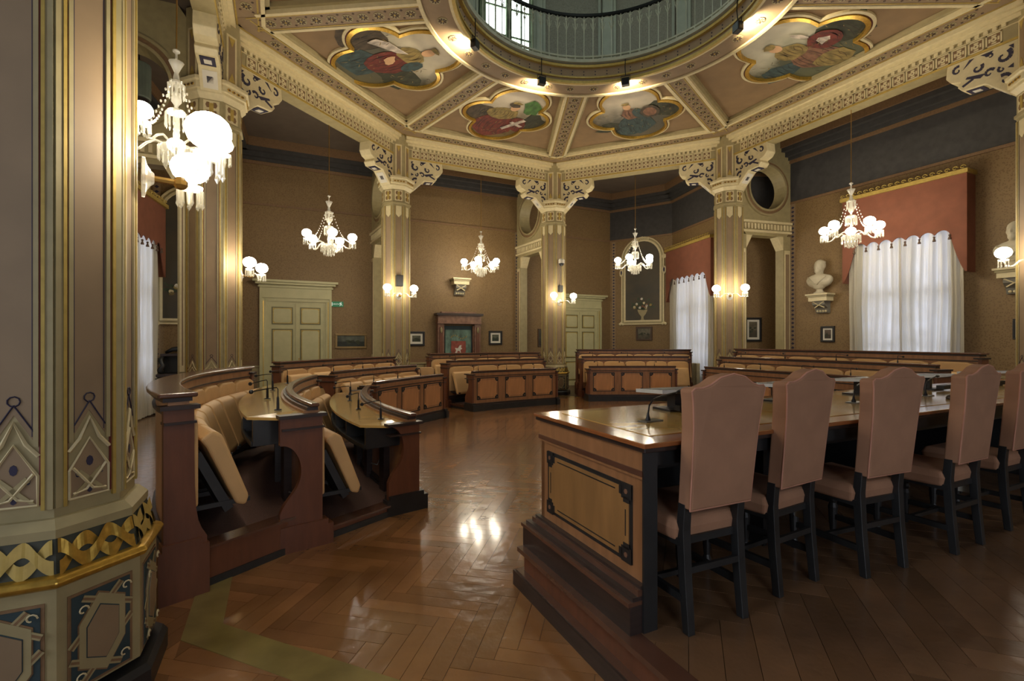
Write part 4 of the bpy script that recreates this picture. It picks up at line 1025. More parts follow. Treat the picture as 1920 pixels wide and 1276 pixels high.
# chairs ---------------------------------------------------------------
def make_chair():
    """local: x right, y towards the desk (front), back at y = 0"""
    t = thing('highback_chair', 'x', 'chair')
    for s in (-1, 1):
        m = MB(); x = s * .172
        rs = []
        for (z, y, h) in ((0, -.035, .020), (.25, -.012, .022), (.47, .0, .023), (.595, -.01, .022)):
            rs.append([(x - h, y - h, z), (x + h, y - h, z), (x + h, y + h, z), (x - h, y + h, z)])
        m.rings(rs).build('leg', BLACKW, t, bevel=.003)
        m = MB().lathe([(.018, 0), (.026, .03), (.018, .06), (.024, .12), (.030, .22), (.022, .25), (.030, .27), (.022, .29), (.03, .31), (.03, .42)], (s * .185, .40, 0), 10); m.build('leg', BLACKW, t)
        MB().box(s * .185 - .012, s * .185 + .012, -.01, .40, .14, .175).build('stretcher', BLACKW, t)
    MB().box(-.185, .185, .19, .214, .145, .17).build('stretcher', BLACKW, t); MB().box(-.185, .185, -.03, -.012, .27, .30).build('stretcher', BLACKW, t)
    MB().box(-.20, .20, -.0, .42, .395, .43).build('seat_frame', BLACKW, t)
    sm = MB(); sm.rings([[(-.205, .015, .41), (.205, .015, .41), (.235, .45, .41), (-.235, .45, .41)], [(-.215, .005, .47), (.215, .005, .47), (.245, .46, .47), (-.245, .46, .47)], [(-.20, .02, .515), (.20, .02, .515), (.225, .44, .515), (-.225, .44, .515)]])
    sm.build('seat', PINKV, t, bevel=.02, seg=3)
    # back: camel-topped pad, flaring upwards, leaning back
    out = [(-.192, .575), (.192, .575), (.197, .75), (.205, .95), (.220, 1.08), (.230, 1.125), (.215, 1.138), (.175, 1.138), (.13, 1.152), (.075, 1.183), (0, 1.198), (-.075, 1.183), (-.13, 1.152), (-.175, 1.138), (-.215, 1.138), (-.230, 1.125), (-.220, 1.08), (-.205, .95), (-.197, .75)]
    Fb = lambda x, z, b: (x, -.015 - (z - .565) * .10 + b - .02 * math.cos(x * 5), z)
    MB().prism(out, -.04, .045, Fb).build('backrest', PINKV, t, bevel=.018, seg=3)
    pts = [Fb(x, z, -.034) for x, z in out]; MB().tube(pts + [pts[0]], .0045, 5).build('piping', mat('rose_piping', (186, 132, 108), .8), t)
    return t
chr0 = make_chair(); bpy.context.view_layer.update(); index(chr0)
feet = [(.824, 2.213, 1.16, 2.363), (1.406, 2.535, 1.75, 2.733), (1.993, 2.733, 2.40, 2.895), (2.80, 3.04, 3.16, 3.215), (3.53, 3.42, 3.90, 3.60)]
chl = ['rose velvet high-back chair nearest the viewer, leftmost at the desk', 'rose velvet high-back chair, second from the left at the desk', 'rose velvet high-back chair, third from the left at the desk', 'rose velvet high-back chair, fourth from the left at the desk', 'rose velvet high-back chair cut by the right edge of the picture']
for k, (x0, y0, x1, y1) in enumerate(feet):
    c = chr0 if k == 0 else copy_tree(chr0, (0, 0, 0), 0, chl[k])
    ang = math.atan2(y1 - y0, x1 - x0); cx, cy = (x0 + x1) / 2, (y0 + y1) / 2
    off = .04; cx -= .018
    c.location = (cx - off * math.sin(ang), cy + off * math.cos(ang), DZ); c.rotation_euler = (0, 0, ang); c['label'] = chl[k]; c['group'] = 'high-back chairs along the desk'
    if k in (1, 3):
        o = MB().box(.212, .215, .03, .10, .31, .375).build('inventory_tag', WHITEC, None); o.parent = c; o['label'] = 'small white inventory tag'
        for j in range(5): pass

# ------------------------------------------------------------------ curved council benches
class Arc:
    def __init__(s, A, B, sag):
        A = Vector(A); B = Vector(B); s.c = (A - B).length; mid = (A + B) / 2; d = (B - A).normalized(); n = Vector((-d.y, d.x))
        if n.dot(Vector(CEN) - mid) > 0: n = -n
        s.A, s.B, s.n0, s.d = A, B, n, d; s.sag = max(sag, .01); s.R = (s.c ** 2 / 4 + s.sag ** 2) / (2 * s.sag); s.O = mid + n * (s.sag - s.R)
        s.h = math.asin(min(1, s.c / 2 / s.R)); s.L = 2 * s.h * s.R
    def __call__(s, t, b, z):
        a = (t * 2 - 1) * s.h; nn = s.n0 * math.cos(a) + s.d * math.sin(a); q = s.O + nn * (s.R + b); return (q.x, q.y, z)
    def rz(s, t):                                        # rotation whose local +y points outwards... x along
        a = (t * 2 - 1) * s.h; nn = s.n0 * math.cos(a) + s.d * math.sin(a); return math.atan2(nn.y, nn.x) - math.pi / 2
def arcbox(m, arc, t0, t1, b0, b1, z0, z1, n=14, b0t=None, b1t=None):
    b0t = b0 if b0t is None else b0t; b1t = b1 if b1t is None else b1t
    rs = []
    for k in range(n + 1):
        t = t0 + (t1 - t0) * k / n; rs.append([arc(t, b0, z0), arc(t, b1, z0), arc(t, b1t, z1), arc(t, b0t, z1)])
    return m.rings(rs)
def smooth_profile(pr, kind):
    if kind == 'outer': a, b = 3, len(pr) - 1
    else: a, b = 2, 9
    seg_ = pr[a:b + 1]; out = list(pr[:a])
    for i in range(len(seg_) - 1):
        p0 = seg_[max(i - 1, 0)]; p1 = seg_[i]; p2 = seg_[i + 1]; p3 = seg_[min(i + 2, len(seg_) - 1)]
        for k in range(4):
            t = k / 4
            out.append(tuple(.5 * ((2 * p1[j]) + (-p0[j] + p2[j]) * t + (2 * p0[j] - 5 * p1[j] + 4 * p2[j] - p3[j]) * t * t + (-p0[j] + 3 * p1[j] - 3 * p2[j] + p3[j]) * t ** 3) for j in (0, 1)))
    out.append(seg_[-1]); return out + list(pr[b + 1:])
seatc = {}
def mk_cushion():
    m = MB(); w_ = .255
    m.prism([(-w_, 0), (w_, 0), (w_, .50), (w_ * .93, .56), (w_ * .6, .59), (-w_ * .6, .59), (-w_ * .93, .56), (-w_, .50)], 0, .07, lambda x, z, b: (x, -b, z))
    return m.build('back_cushion', LEATHER, bevel=.02, seg=3)
def mk_seat():
    m = MB(); w_ = .245                                   # folding seat, tipped: top edge near the back, front edge low
    pr = [(-.08, .44), (-.15, .49), (-.21, .46), (-.37, .02), (-.35, -.04), (-.29, -.02), (-.12, .38)]
    m.prism(pr, -w_, w_, lambda y, z, x: (x, y, z)); return m.build('folding_seat', LEATHER, bevel=.02, seg=3)
def mk_under():
    m = MB(); w_ = .21; m.prism([(-.07, .34), (-.11, .38), (-.30, -.02), (-.25, -.05)], -w_, w_, lambda y, z, x: (x, y, z))
    m.box(-.22, -.19, -.40, -.02, .0, .03); m.box(.19, .22, -.40, -.02, .0, .03); return m.build('seat_underframe', BLACKW)
def mk_panel():
    m, mm = inlay(-.29, .29, 0, .50, lw=.02, cs=.075, field=BENCHP); m.v = [(y, x, z) for (x, y, z) in m.v]; return m.build('inlaid_panel', mm)
def mk_bracket():
    return MB().box(-.02, .02, -.05, .0, 0, .4).build('seat_bracket', BLACKW)
def bench(name, label, cat, A, B, sag, h, zp, kind, nseat, group, ext=(.3, .3)):
    """kind: 'front' (inlaid panels inside, desk outside), 'mid' (seats inside, desk outside), 'outer' (seats inside)"""
    arc = Arc(A, B, sag); t = thing(name, label, cat, (A[0], A[1], 0), 0, group)
    th = .05
    m = MB(); arcbox(m, arc, 0, 1, -th, th, 0, h - .06); m.build('back_wall', WOOD, t)
    m = MB(); ci_, co_ = (.055, .055) if kind == 'outer' else (.012, -.045); arcbox(m, arc, -.01, 1.01, -th - ci_, th + co_, h - .03, h); m.build('cap_rail', CAPW, t, bevel=.01)
    m = MB(); arcbox(m, arc, -.004, 1.004, -th - ci_ * .5, th + co_ * .5, h - .055, h - .03); m.mi = 1; arcbox(m, arc, -.002, 1.002, -th - .012, th + .0, h - .12, h - .055); m.mi = 0; arcbox(m, arc, -.002, 1.002, -th - .02, th + .02, h - .135, h - .12)
    m.build('cap_molding', [DARKW, WOOD], t)
    # plinth
    m = MB(); zz = zp if kind != 'front' else 0
    arcbox(m, arc, -.006, 1.006, -th - .06, th + .03, zz, zz + .09 + (.04 if kind == 'front' else 0)); m.mi = 1; arcbox(m, arc, -.004, 1.004, -th - .035, th + .02, zz + .13 * (kind == 'front') + .09 * (kind != 'front'), zz + .17)
    m.build('plinth', [BLACKW, DARKW], t)
    if kind == 'front':
        npn = max(2, int(round(arc.L / .78)))
        for k in range(npn):
            tt = (k + .5) / npn; first_or_copy(seatc, 'panel', mk_panel, t, arc(tt, -th - .001, (h - .06 - .50) / 2 + .07), arc.rz(tt))
    else:
        for k in range(nseat):
            tt = (k + .5) / nseat; first_or_copy(seatc, 'cushion', mk_cushion, t, arc(tt, -th, zp + (h - zp - .14 - .60)), arc.rz(tt), arc.L / nseat * .485 / .255)
            first_or_copy(seatc, 'seat', mk_seat, t, arc(tt, -th + .0, zp + .26), arc.rz(tt), arc.L / nseat * .43 / .245)
            first_or_copy(seatc, 'under', mk_under, t, arc(tt, -th + .02, zp + .24), arc.rz(tt), arc.L / nseat * .43 / .245)
    if kind != 'outer':
        zt = h - .075
        m = MB(); n = 18; rs = []
        for k in range(n + 1):
            q = k / n; wd = .36 * min(1, (min(q * 2, 1 - q) * arc.L / .5) ** .5 + .45) if 0 < q < 1 else .36 * .45
            rs.append([arc(q, th, zt - .022), arc(q, th + wd, zt - .04), arc(q, th + wd, zt - .018), arc(q, th, zt)])
        m.rings(rs); m.build('desk_top', TOPY, t)
        m = MB(); arcbox(m, arc, .04, .96, th, th + .34, zt - .24, zt - .225); arcbox(m, arc, .04, .96, th + .32, th + .34, zt - .24, zt - .20)
        m.build('book_shelf', BLACKW, t)
        nd = max(2, int(arc.L / .6))
        for k in range(nd + 1):
            q = .04 + .92 * k / nd; m = MB(); arcbox(m, arc, q - .006, q + .006, th, th + .33, zt - .23, zt - .04, 1); m.build('shelf_divider', BLACKW, t)
        for k in range(nd):
            q = .04 + .92 * (k + .5) / nd; m = MB(); m.box(0, 0, 0, 0, 0, 0); m = MB(); arcbox(m, arc, q - .02, q + .02, th, th + .06, zp + .05, zt - .3, 1); m.build('support_post', DARKW, t)
    # end panels
    for q, sg in ((0, -1), (1, 1)):
        w_ = .045 / arc.L
        m = MB()
        if kind == 'outer': pr = [(-th - .02, 0), (th + .02, 0), (th + .02, h - .06), (-th - .02, h - .06)]
        else: pr = [(-th - .03, 0), (th + .18, 0), (th + .18, .30), (th + .15, .36), (th + .06, .48), (th + .03, .58), (th + .04, .68), (th + .08, .76), (th + .13, .80), (th + .18, .81), (th + .18, h - .10), (-th - .03, h - .10)]
        if kind == 'outer': pr = [(-th - .10, 0), (th + .03, 0), (th + .03, h - .1), (-th - .03, h - .1), (-th - .04, .55), (-th - .10, .36)]
        pr = smooth_profile(pr, kind)
        t0, t1 = (q, q + sg * w_)
        lo = [arc(t0, b, z) for b, z in pr]; hi = [arc(t1, b, z) for b, z in pr]
        n = len(pr); m.add(lo + hi, [tuple(range(n)), tuple(range(2 * n - 1, n - 1, -1))] + [(i, (i + 1) % n, n + (i + 1) % n, n + i) for i in range(n)])
        o = m.build('end_panel', MAHOG, t)
        t2 = q + sg * (w_ + .02 / arc.L); ta, tb = sorted((q - sg * .01, t2)); ob_ = th + (.05 if kind == 'outer' else .19)
        m = MB(); arcbox(m, arc, ta, tb, -th - .06, ob_, h - .1, h - .075, 1); arcbox(m, arc, ta, tb, -th - .04, ob_ - .02, h - .19, h - .175, 1); m.build('end_capital', DARKW, o)
        m = MB(); arcbox(m, arc, ta, tb, -th - .11, ob_ + .01, 0, zp + .06 if kind != 'front' else .14, 1); arcbox(m, arc, ta, tb, -th - .07, ob_ - .01, (zp + .06 if kind != 'front' else .14), (zp + .10 if kind != 'front' else .18), 1)
        m.build('end_plinth', MAHOG if kind != 'front' else BLACKW, o)
    return t, arc
mic_n = {}
def mk_bmic():
    t = thing('bench_microphone', 'x', 'microphone')
    MB().lathe([(.03, 0), (.03, .006), (.012, .012), (.010, .10), (.006, .11)], n=8).build('base', METALD, t)
    MB().tube([(0, 0, .10), (0, 0, .17), (.01, 0, .185), (.08, 0, .18), (.19, 0, .165)], .0045, 5).build('gooseneck', METALD, t)
    MB().ell((.20, 0, .163), .018, 8, 5).build('foam_cap', METALD, t); return t
bm = mk_bmic(); bpy.context.view_layer.update(); index(bm); bm_used = [False]
GROUPS = [
 ('near left', [((-.97, 4.57), (-2.25, 7.45), .2, .91, 0), ((-1.58, 3.78), (-2.85, 6.9), .25, 1.11, 7), ((-2.08, 3.0), (-3.37, 6.1), .35, 1.275, 8)], .1, .26),
 ('far left', [((-2.34, 8.15), (-1.48, 10.07), .05, .91, 0), ((-3.18, 8.5), (-2.19, 10.83), .10, 1.06, 4), ((-4.18, 8.6), (-2.88, 11.6), .12, 1.225, 5)], .1, .24),
 ('back left', [((-.91, 10.97), (1.08, 12.2), .05, .91, 0), ((-1.57, 11.68), (.84, 13.17), .10, 1.12, 4), ((-2.11, 12.34), (.75, 14.0), .12, 1.27, 5)], .1, .24),
 ('back right', [((2.05, 12.8), (4.32, 12.8), .06, .93, 0), ((1.98, 13.6), (4.96, 13.6), .10, 1.165, 5), ((1.96, 14.4), (5.3, 14.4), .10, 1.34, 6)], .1, .26),
 ('right', [((4.16, 10.3), (5.48, 7.2), .06, 1.05, 0), ((4.79, 11.0), (6.39, 7.25), .10, 1.24, 6), ((5.4, 11.55), (7.2, 7.4), .12, 1.41, 7)], .14, .36)]
RL = ['front', 'mid', 'outer']
where = {'near left': 'beside the huge left column', 'far left': 'before the left door', 'back left': 'before the framed banner niche', 'back right': 'before the arched flower painting', 'right': 'behind the long desk'}
for gname, rows, z1, z2 in GROUPS:
    arcs = []
    for k, (A, B, sag, h, ns) in enumerate(rows):
        zp = (0, z1, z2)[k]; kd = RL[k]
        lab = {'front': 'low curved honey wood desk with inlaid panels ', 'mid': 'middle curved bench with tan seats and desk ', 'outer': 'highest curved bench with tan folding seats '}[kd] + where[gname]
        t, arc = bench('council_desk' if kd == 'front' else 'council_bench', lab, 'desk' if kd == 'front' else 'bench', A, B, sag, h, zp, kd, ns, 'curved council seating')
        arcs.append(arc)
        if kd != 'outer':
            nm_ = 4 if gname in ('near left', 'right') else 3
            for j in range(nm_):
                q = (j + .35) / nm_; loc = arc(q, .17, h - .075)
                pos = ['nearest the viewer', 'second from the near end', 'third from the near end', 'at the far end'][j] if gname in ('near left', 'right') else ['at the left end', 'in the middle', 'at the right end'][j]
                lab2 = 'black microphone %s of the %s desk %s' % (pos, 'low' if kd == 'front' else 'middle', where[gname])
                if not bm_used[0]: c = bm; bm_used[0] = True; c['label'] = lab2
                else: c = copy_tree(bm, (0, 0, 0), 0, lab2)
                c.location = loc; c.rotation_euler = (0, 0, arc.rz(q) + R(100 + 40 * math.sin(j * 2.1))); c['group'] = 'microphones on the curved desks'
    # platforms
    for k, (za, inner, outer) in enumerate(((z1, arcs[0], arcs[1]), (z2, arcs[1], arcs[2]))):
        t = thing('bench_platform', '%s carpeted step between the curved rows %s' % ('low' if k == 0 else 'high', where[gname]), 'platform', (rows[k][0][0], rows[k][0][1], 0), 0, 'carpeted steps between the curved rows')
        n = 14; lo = []; m = MB()
        A_ = [inner(q / n, .05, 0) for q in range(n + 1)]; B_ = [outer(q / n, -.05, 0) for q in range(n + 1)]
        def slab(z0_, z1_, name, mt):
            m = MB(); rs = []
            for q in range(n + 1): rs.append([(A_[q][0], A_[q][1], z0_), (B_[q][0], B_[q][1], z0_), (B_[q][0], B_[q][1], z1_), (A_[q][0], A_[q][1], z1_)])
            m.rings(rs); m.build(name, mt, t)
        slab(0, za - .012, 'riser_block', MAHOG); slab(za - .012, za, 'carpet', CARPET)
        for e in (0, n):
            p0, p1 = Vector(A_[e][:2]), Vector(B_[e][:2]); f = Fr(p0, p1, (p0 + (p0 - Vector(A_[1 if e == 0 else n - 1][:2])) * 5))
            MB().box(0, f.L, -.12, .02, za - .014, za + .004, f).build('wooden_nosing', CAPW, t); MB().box(0, f.L, 0, .012, 0, .05, f).build('skirting', BLACKW, t)

# ------------------------------------------------------------------ doors
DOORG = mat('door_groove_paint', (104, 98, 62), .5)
def door(f, c, idx, label=None, zt=2.62, w_=1.42):
    t = thing('door_%d' % idx, None, None, f(c, 0, 0)); t['kind'] = 'structure'
    bx = lambda x0, x1, d0, d1, z0, z1, nm, mt, par=None: MB().box(c + x0, c + x1, d0, d1, z0, z1, f).build(nm, mt, par or t)
    h = w_ / 2
    for s in (-1, 1):
        for (a, b_, d) in ((h, h + .05, .05), (h + .05, h + .14, .08), (h + .14, h + .2, .11)):
            bx(*sorted((s * a, s * b_)), 0, d, 0, zt + b_ - h, 'door_casing', DOORP)
        bx(*sorted((s * (h + .10), s * (h + .115))), .08, .09, .2, zt + .06, 'gilt_bead', GILT)
        o = bx(*sorted((s * .004, s * h)), 0, .04, 0, zt, 'door_leaf', DOORP)
        for z0, z1 in ((.18, .86), (.98, 1.92), (2.04, 2.52)):
            m = MB(); x0, x1 = sorted((s * .09, s * (h - .09)))
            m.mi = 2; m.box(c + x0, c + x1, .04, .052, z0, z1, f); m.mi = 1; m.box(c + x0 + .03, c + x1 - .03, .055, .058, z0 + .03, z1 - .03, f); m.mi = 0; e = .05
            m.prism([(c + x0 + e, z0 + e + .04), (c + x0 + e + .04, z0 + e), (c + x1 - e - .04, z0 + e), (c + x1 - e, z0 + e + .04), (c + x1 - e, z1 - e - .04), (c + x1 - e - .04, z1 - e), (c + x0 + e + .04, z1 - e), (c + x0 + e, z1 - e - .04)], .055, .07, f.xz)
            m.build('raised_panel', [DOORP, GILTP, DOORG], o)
    bx(-.02, .02, .04, .06, 0, zt, 'meeting_strip', DOORP)
    bx(.05, .075, .04, .09, 1.02, 1.12, 'door_handle', BRASS)
    for (z0, z1, o_, d) in ((zt, zt + .05, .0, .05), (zt + .05, zt + .14, .08, .08), (zt + .14, zt + .2, .14, .11), (zt + .2, zt + .42, .2, .09), (zt + .42, zt + .46, .24, .13), (zt + .46, zt + .50, .22, .10), (zt + .5, zt + .56, .3, .20), (zt + .56, zt + .62, .36, .26)):
        bx(-h - o_, h + o_, 0, d, z0, z1, 'door_cornice', DOORP)
fb = WF['back']
door(fb, fb.at(556)[0], 1); door(fb, fb.at(1086)[0], 2)

# ------------------------------------------------------------------ pictures and wall items
def picture(f, px0, px1, py0, py1, label, frame, land, sky, mount=True, group='framed pictures on the walls'):
    a0, _ = f.at(px0); a1, _ = f.at(px1); a0, a1 = sorted((a0, a1)); am = (a0 + a1) / 2; pm = (px0 + px1) / 2
    z0 = f.at(pm, py1)[1]; z1 = f.at(pm, py0)[1]; t = thing('framed_picture', label, 'picture', f(am, 0, z0), 0, group)
    w_ = min(.06, (a1 - a0) * .14)
    for x0, x1, zz0, zz1 in ((a0, a1, z0, z0 + w_), (a0, a1, z1 - w_, z1), (a0, a0 + w_, z0 + w_, z1 - w_), (a1 - w_, a1, z0 + w_, z1 - w_)):
        MB().box(x0, x1, .0, .045, zz0, zz1, f).build('frame_bar', frame, t, bevel=.008)
    MB().box(a0 + w_, a1 - w_, .0, .015, z0 + w_, z1 - w_, f).build('mount', WHITEC if mount else frame, t)
    k = w_ + ((a1 - a0) * .13 if mount else .0)
    zm = z0 + k + (z1 - z0 - 2 * k) * .45
    MB().box(a0 + k, a1 - k, .015, .018, zm, z1 - k, f).build('painted_sky', rgb('sky_%s' % label[:14], sky), t); MB().box(a0 + k, a1 - k, .015, .018, z0 + k, zm, f).build('painted_land', rgb('land_%s' % label[:14], land), t)
    m = MB(); rn = random.Random(len(label)); 
    for j in range(5):
        xx = a0 + k + (a1 - a0 - 2 * k) * rn.uniform(.15, .85); zz = zm + rn.uniform(-.05, .05) * (z1 - z0) * 2; s_ = (a1 - a0) * .08
        m.prism(blob(xx, zz, s_, s_ * .6, 8, .3, 0, j), .018, .0195, f.xz)
    m.build('painted_motif', ROBE['dk'], t)
BLK = mat('black_frame', (30, 28, 28), .4); GLD = mat('old_gold_frame', (132, 108, 66), .45, .3); WAL = mat('walnut_frame', (74, 54, 40), .4)
picture(fb, 628, 687, 625, 653, 'wide dark landscape painting in gilt frame right of the left door', GLD, (46, 52, 44), (92, 96, 84), False)
picture(fb, 765, 796, 621, 648, 'small landscape print in black frame left of the banner niche', BLK, (70, 72, 56), (92, 94, 78))
picture(fb, 916, 941, 620, 646, 'small dark print in black frame right of the banner niche', BLK, (52, 62, 48), (92, 94, 76))
picture(fb, 1008, 1021, 616, 650, 'narrow dark picture beside the middle column', WAL, (56, 52, 42), (78, 76, 62), False)
fn = WF['back_niche']
picture(fn, 1193, 1223, 612, 638, 'pale misty picture in brown frame below the arched flower painting', WAL, (98, 92, 76), (122, 116, 98), False)
picture(WF['alcove'], 1396, 1427, 595, 640, 'picture in dark frame seen through the narrow opening right of a column', BLK, (86, 78, 62), (116, 108, 84))
fr_ = WF['right']
picture(fr_, 1540, 1566, 611, 641, 'small print in dark frame below the left bust', BLK, (72, 60, 48), (98, 84, 70))
picture(fr_, 1900, 1932, 597, 636, 'green print in dark frame below the right bust at the picture edge', BLK, (72, 82, 62), (112, 112, 92))

# exit sign
a, z = fb.at(630, 570); t = thing('exit_sign', 'green emergency exit sign on the wall right of the left door', 'sign', fb(a, 0, z))
MB().box(a - .20, a + .20, 0, .03, z - .075, z + .075, fb).build('sign_panel', SIGNG, t)
m = MB().box(a - .17, a - .10, .03, .033, z - .05, z + .05, fb); m.mi = 1; m.box(a - .15, a - .12, .033, .035, z - .03, z + .03, fb); m.build('door_symbol', [SIGNW, SIGNG], t)
m = MB()
for pts in (((.10, .045), (.13, .0)), ((.13, .0), (.10, -.05)), ((.13, .0), (.17, -.045)), ((.09, .0), (.12, .03)), ((.12, .025), (.16, .01))):
    m.tube([fb(a + p[0], .034, z + p[1]) for p in pts], .007, 4)
m.ell(fb(a + .135, .034, z + .05), .012, 6, 4); m.build('running_figure', SIGNW, t)
cu = bpy.data.curves.new('sign_text_curve', 'FONT'); cu.body = 'USCITA'; cu.size = .052; cu.align_x = 'CENTER'; cu.align_y = 'CENTER'; cu.extrude = .001
tmp = bpy.data.objects.new('sign_text_curve', cu); tm = bpy.data.meshes.new_from_object(tmp); bpy.data.objects.remove(tmp); tm.materials.append(SIGNW); tx = bpy.data.objects.new('sign_text', tm); col.objects.link(tx); tx.parent = t
tx.matrix_local = WORLD[t.name].inverted() @ Matrix.Translation(fb(a, .033, z)) @ Matrix.Rotation(fb.ang(), 4, 'Z') @ Matrix.Rotation(R(90), 4, 'X')

# framed banner niche (marble surround)
c, _ = fb.at(858); zt = fb.at(858, 585)[1]; yb = fb.at(858, 600)[1]
t = thing('banner_shrine', 'brown marble surround holding a teal banner with red shield', 'banner niche', fb(c, 0, 0))
hw = (fb.at(900)[0] - fb.at(814)[0]) / 2
bx = lambda x0, x1, d0, d1, z0, z1, nm, mt: MB().box(c + x0, c + x1, d0, d1, z0, z1, fb).build(nm, mt, t)
bx(-hw * .75, hw * .75, 0, .14, zt - .05, zt, 'crown_slab', MARBLE); bx(-hw, hw, 0, .30, zt - .12, zt - .05, 'cornice', DARKW); bx(-hw * .93, hw * .93, 0, .24, zt - .34, zt - .12, 'lintel', MARBLE); bx(-hw * .95, hw * .95, 0, .26, zt - .38, zt - .34, 'lintel_molding', MARBLE)
for s in (-1, 1):
    bx(*sorted((s * hw * .66, s * hw * .92)), 0, .20, 0, zt - .38, 'pilaster', MARBLE); bx(*sorted((s * hw * .72, s * hw * .86)), .2, .22, .3, zt - .48, 'pilaster_panel', MAHOG); bx(*sorted((s * hw * .62, s * hw * .66)), 0, .12, 0, zt - .44, 'inner_jamb', MARBLE)
    m = MB(); m.ell(fb(c + s * hw * .79, .23, zt - .58), (.04, .04, .10), 8, 5); m.build('carved_leaf', OLIVE, t)
bx(-hw * .64, hw * .64, .0, .02, 0, zt - .44, 'dark_backing', TEAL)
bm_ = rgb('teal_silk', (118, 148, 132)); rs = []
m = MB(); n = 24; vs = []; fs = []
for k in range(n + 1):
    x = -hw * .56 + hw * 1.12 * k / n; b = .06 + .012 * math.sin(k * 1.3)
    vs += [fb(c + x, b, .5), fb(c + x, b, zt - .56)]
for k in range(n): fs.append((2 * k, 2 * k + 2, 2 * k + 3, 2 * k + 1))
m.add(vs, fs); m.build('banner', bm_, t, smooth=True)
sh = [(-.24, .3), (.24, .3), (.25, .0), (.2, -.18), (0, -.3), (-.2, -.18), (-.25, 0)]; zc = zt - 1.22
MB().prism([(c + x, zc + z_) for x, z_ in sh], .08, .09, fb.xz).build('shield', rgb('shield_red', (164, 84, 68)), t)
hp = [(-.13, -.12), (-.08, -.02), (-.12, .06), (-.02, .05), (.04, .14), (.10, .15), (.08, .08), (.12, .03), (.06, .0), (.08, -.12), (.03, -.04), (-.03, -.03), (-.06, -.13)]
MB().prism([(c + x, zc + .02 + z_) for x, z_ in hp], .09, .096, fb.xz).build('white_animal_emblem', WHITEC, t)
m = MB()
for k in range(9): m.tube([fb(c - .25 + .0625 * k, .085, zc + .40 + .05 * math.sin(k * .8)), fb(c - .22 + .0625 * k, .085, zc + .45 + .05 * math.sin(k * .8 + .3))], .010, 4)
m.build('gold_embroidery', GILTP, t)

# empty carved wall bracket above it and the two busts on brackets
def bracket_shelf(f, a, z, label, s=1.0, top=True):
    t = thing('wall_bracket', label, 'wall bracket', f(a, 0, z))
    b = lambda x0, x1, d, z0, z1, nm, mt: MB().box(a + x0 * s, a + x1 * s, 0, d * s, z + z0 * s, z + z1 * s, f).build(nm, mt, t)
    b(-.30, .30, .36, -.04, 0, 'shelf_top', CREAM); b(-.27, .27, .33, -.09, -.04, 'shelf_molding', OLIVE); b(-.25, .25, .30, -.20, -.09, 'frieze_block', CREAM)
    m = MB()
    for k in range(8): m.box(a + (-.25 + .065 * k) * s, a + (-.215 + .065 * k) * s, .30 * s, .32 * s, z - .085 * s, z - .055 * s, f)
    m.build('dentils', WHITEC, t)
    m = MB().prism([(.0, -.20), (.26, -.20), (.24, -.30), (.12, -.40), (.08, -.52), (0, -.52)], a - .17 * s, a + .17 * s, lambda d, zz, x: f(x, d * s, z + zz * s)); m.build('console', mat('grey_carving', (120, 116, 104), .6), t)
    m = MB()
    for sx in (-1, 1): m.tube([f(a + sx * .15 * s, .255 * s, z - .22 * s), f(a - sx * .13 * s, .20 * s, z - .38 * s)], .016 * s, 5)
    m.build('carved_cross', CREAM, t)
    m = MB()
    for k in range(4): m.ell(f(a + (-.11 + .073 * k) * s, .10 * s, z - .47 * s), .03 * s, 7, 4)
    m.build('carved_beads', CREAM, t); return t
a, z = fb.at(860, 523); bracket_shelf(fb, a, z, 'empty carved cream wall bracket above the framed banner niche', 1.0)
def bust(f, a, z, label, face, s=1.0):
    t = thing('plaster_bust', label, 'bust', f(a, .18, z), f.ang() + R(90) + face)
    MB().lathe([(.13, 0), (.13, .03), (.09, .05), (.07, .09), (.08, .12), (.12, .14)], n=16).build('socle', STONE, t, smooth=True)
    m = MB()
    m.ell((0, 0, .30), (.17, .30, .16), 14, 9); m.ell((.03, 0, .38), (.13, .27, .12), 14, 8); m.ell((0, .2, .34), (.11, .12, .12), 10, 7); m.ell((0, -.2, .34), (.11, .12, .12), 10, 7); m.ell((.02, 0, .2), (.12, .16, .1), 12, 7)
    m.lathe([(.10, .38), (.085, .52), (.09, .58)], n=12)
    m.ell((.01, 0, .67), (.14, .112, .165), 14, 10); m.ell((-.02, 0, .715), (.148, .124, .145), 14, 9); m.ell((.14, 0, .66), (.036, .022, .046), 8, 6); m.ell((.11, 0, .715), (.036, .075, .02), 8, 5)
    m.ell((.09, 0, .565), (.07, .075, .075), 10, 7); m.ell((.135, 0, .615), (.024, .055, .016), 8, 5)
    for q in (-1, 1): m.ell((.0, q * .118, .67), (.03, .016, .042), 8, 5); m.ell((.122, q * .042, .69), (.012, .020, .011), 6, 4)
    for q in range(10):
        aa = q * .63; m.ell((-.035 + .085 * math.cos(aa), .085 * math.sin(aa), .785), (.045, .04, .035), 6, 4)
    o = m.build('head_and_shoulders', STONE, t, smooth=True)
    # built in local coordinates
    r = o.modifiers.new('fuse', 'REMESH'); r.mode = 'VOXEL'; r.voxel_size = .013; r.use_smooth_shade = True
    sm = o.modifiers.new('soften', 'SMOOTH'); sm.iterations = 3
    m = MB()
    for (y0, y1, z0, z1) in ((-.22, -.03, .42, .24), (.22, .02, .42, .22)): m.tube([(.12, y0, z0), (.165, (y0 + y1) / 2, (z0 + z1) / 2), (.15, y1, z1)], .014, 6)
    m.build('collar_fold', STONE, t, smooth=True)
    t.scale = (s, s, s); return t
WKEY = dict(WORLD)
def local_bust(*a, **k):
    # parts of a bust are modelled in the bust's own space
    global WORLD
    return bust(*a, **k)
_old_build = MB.build
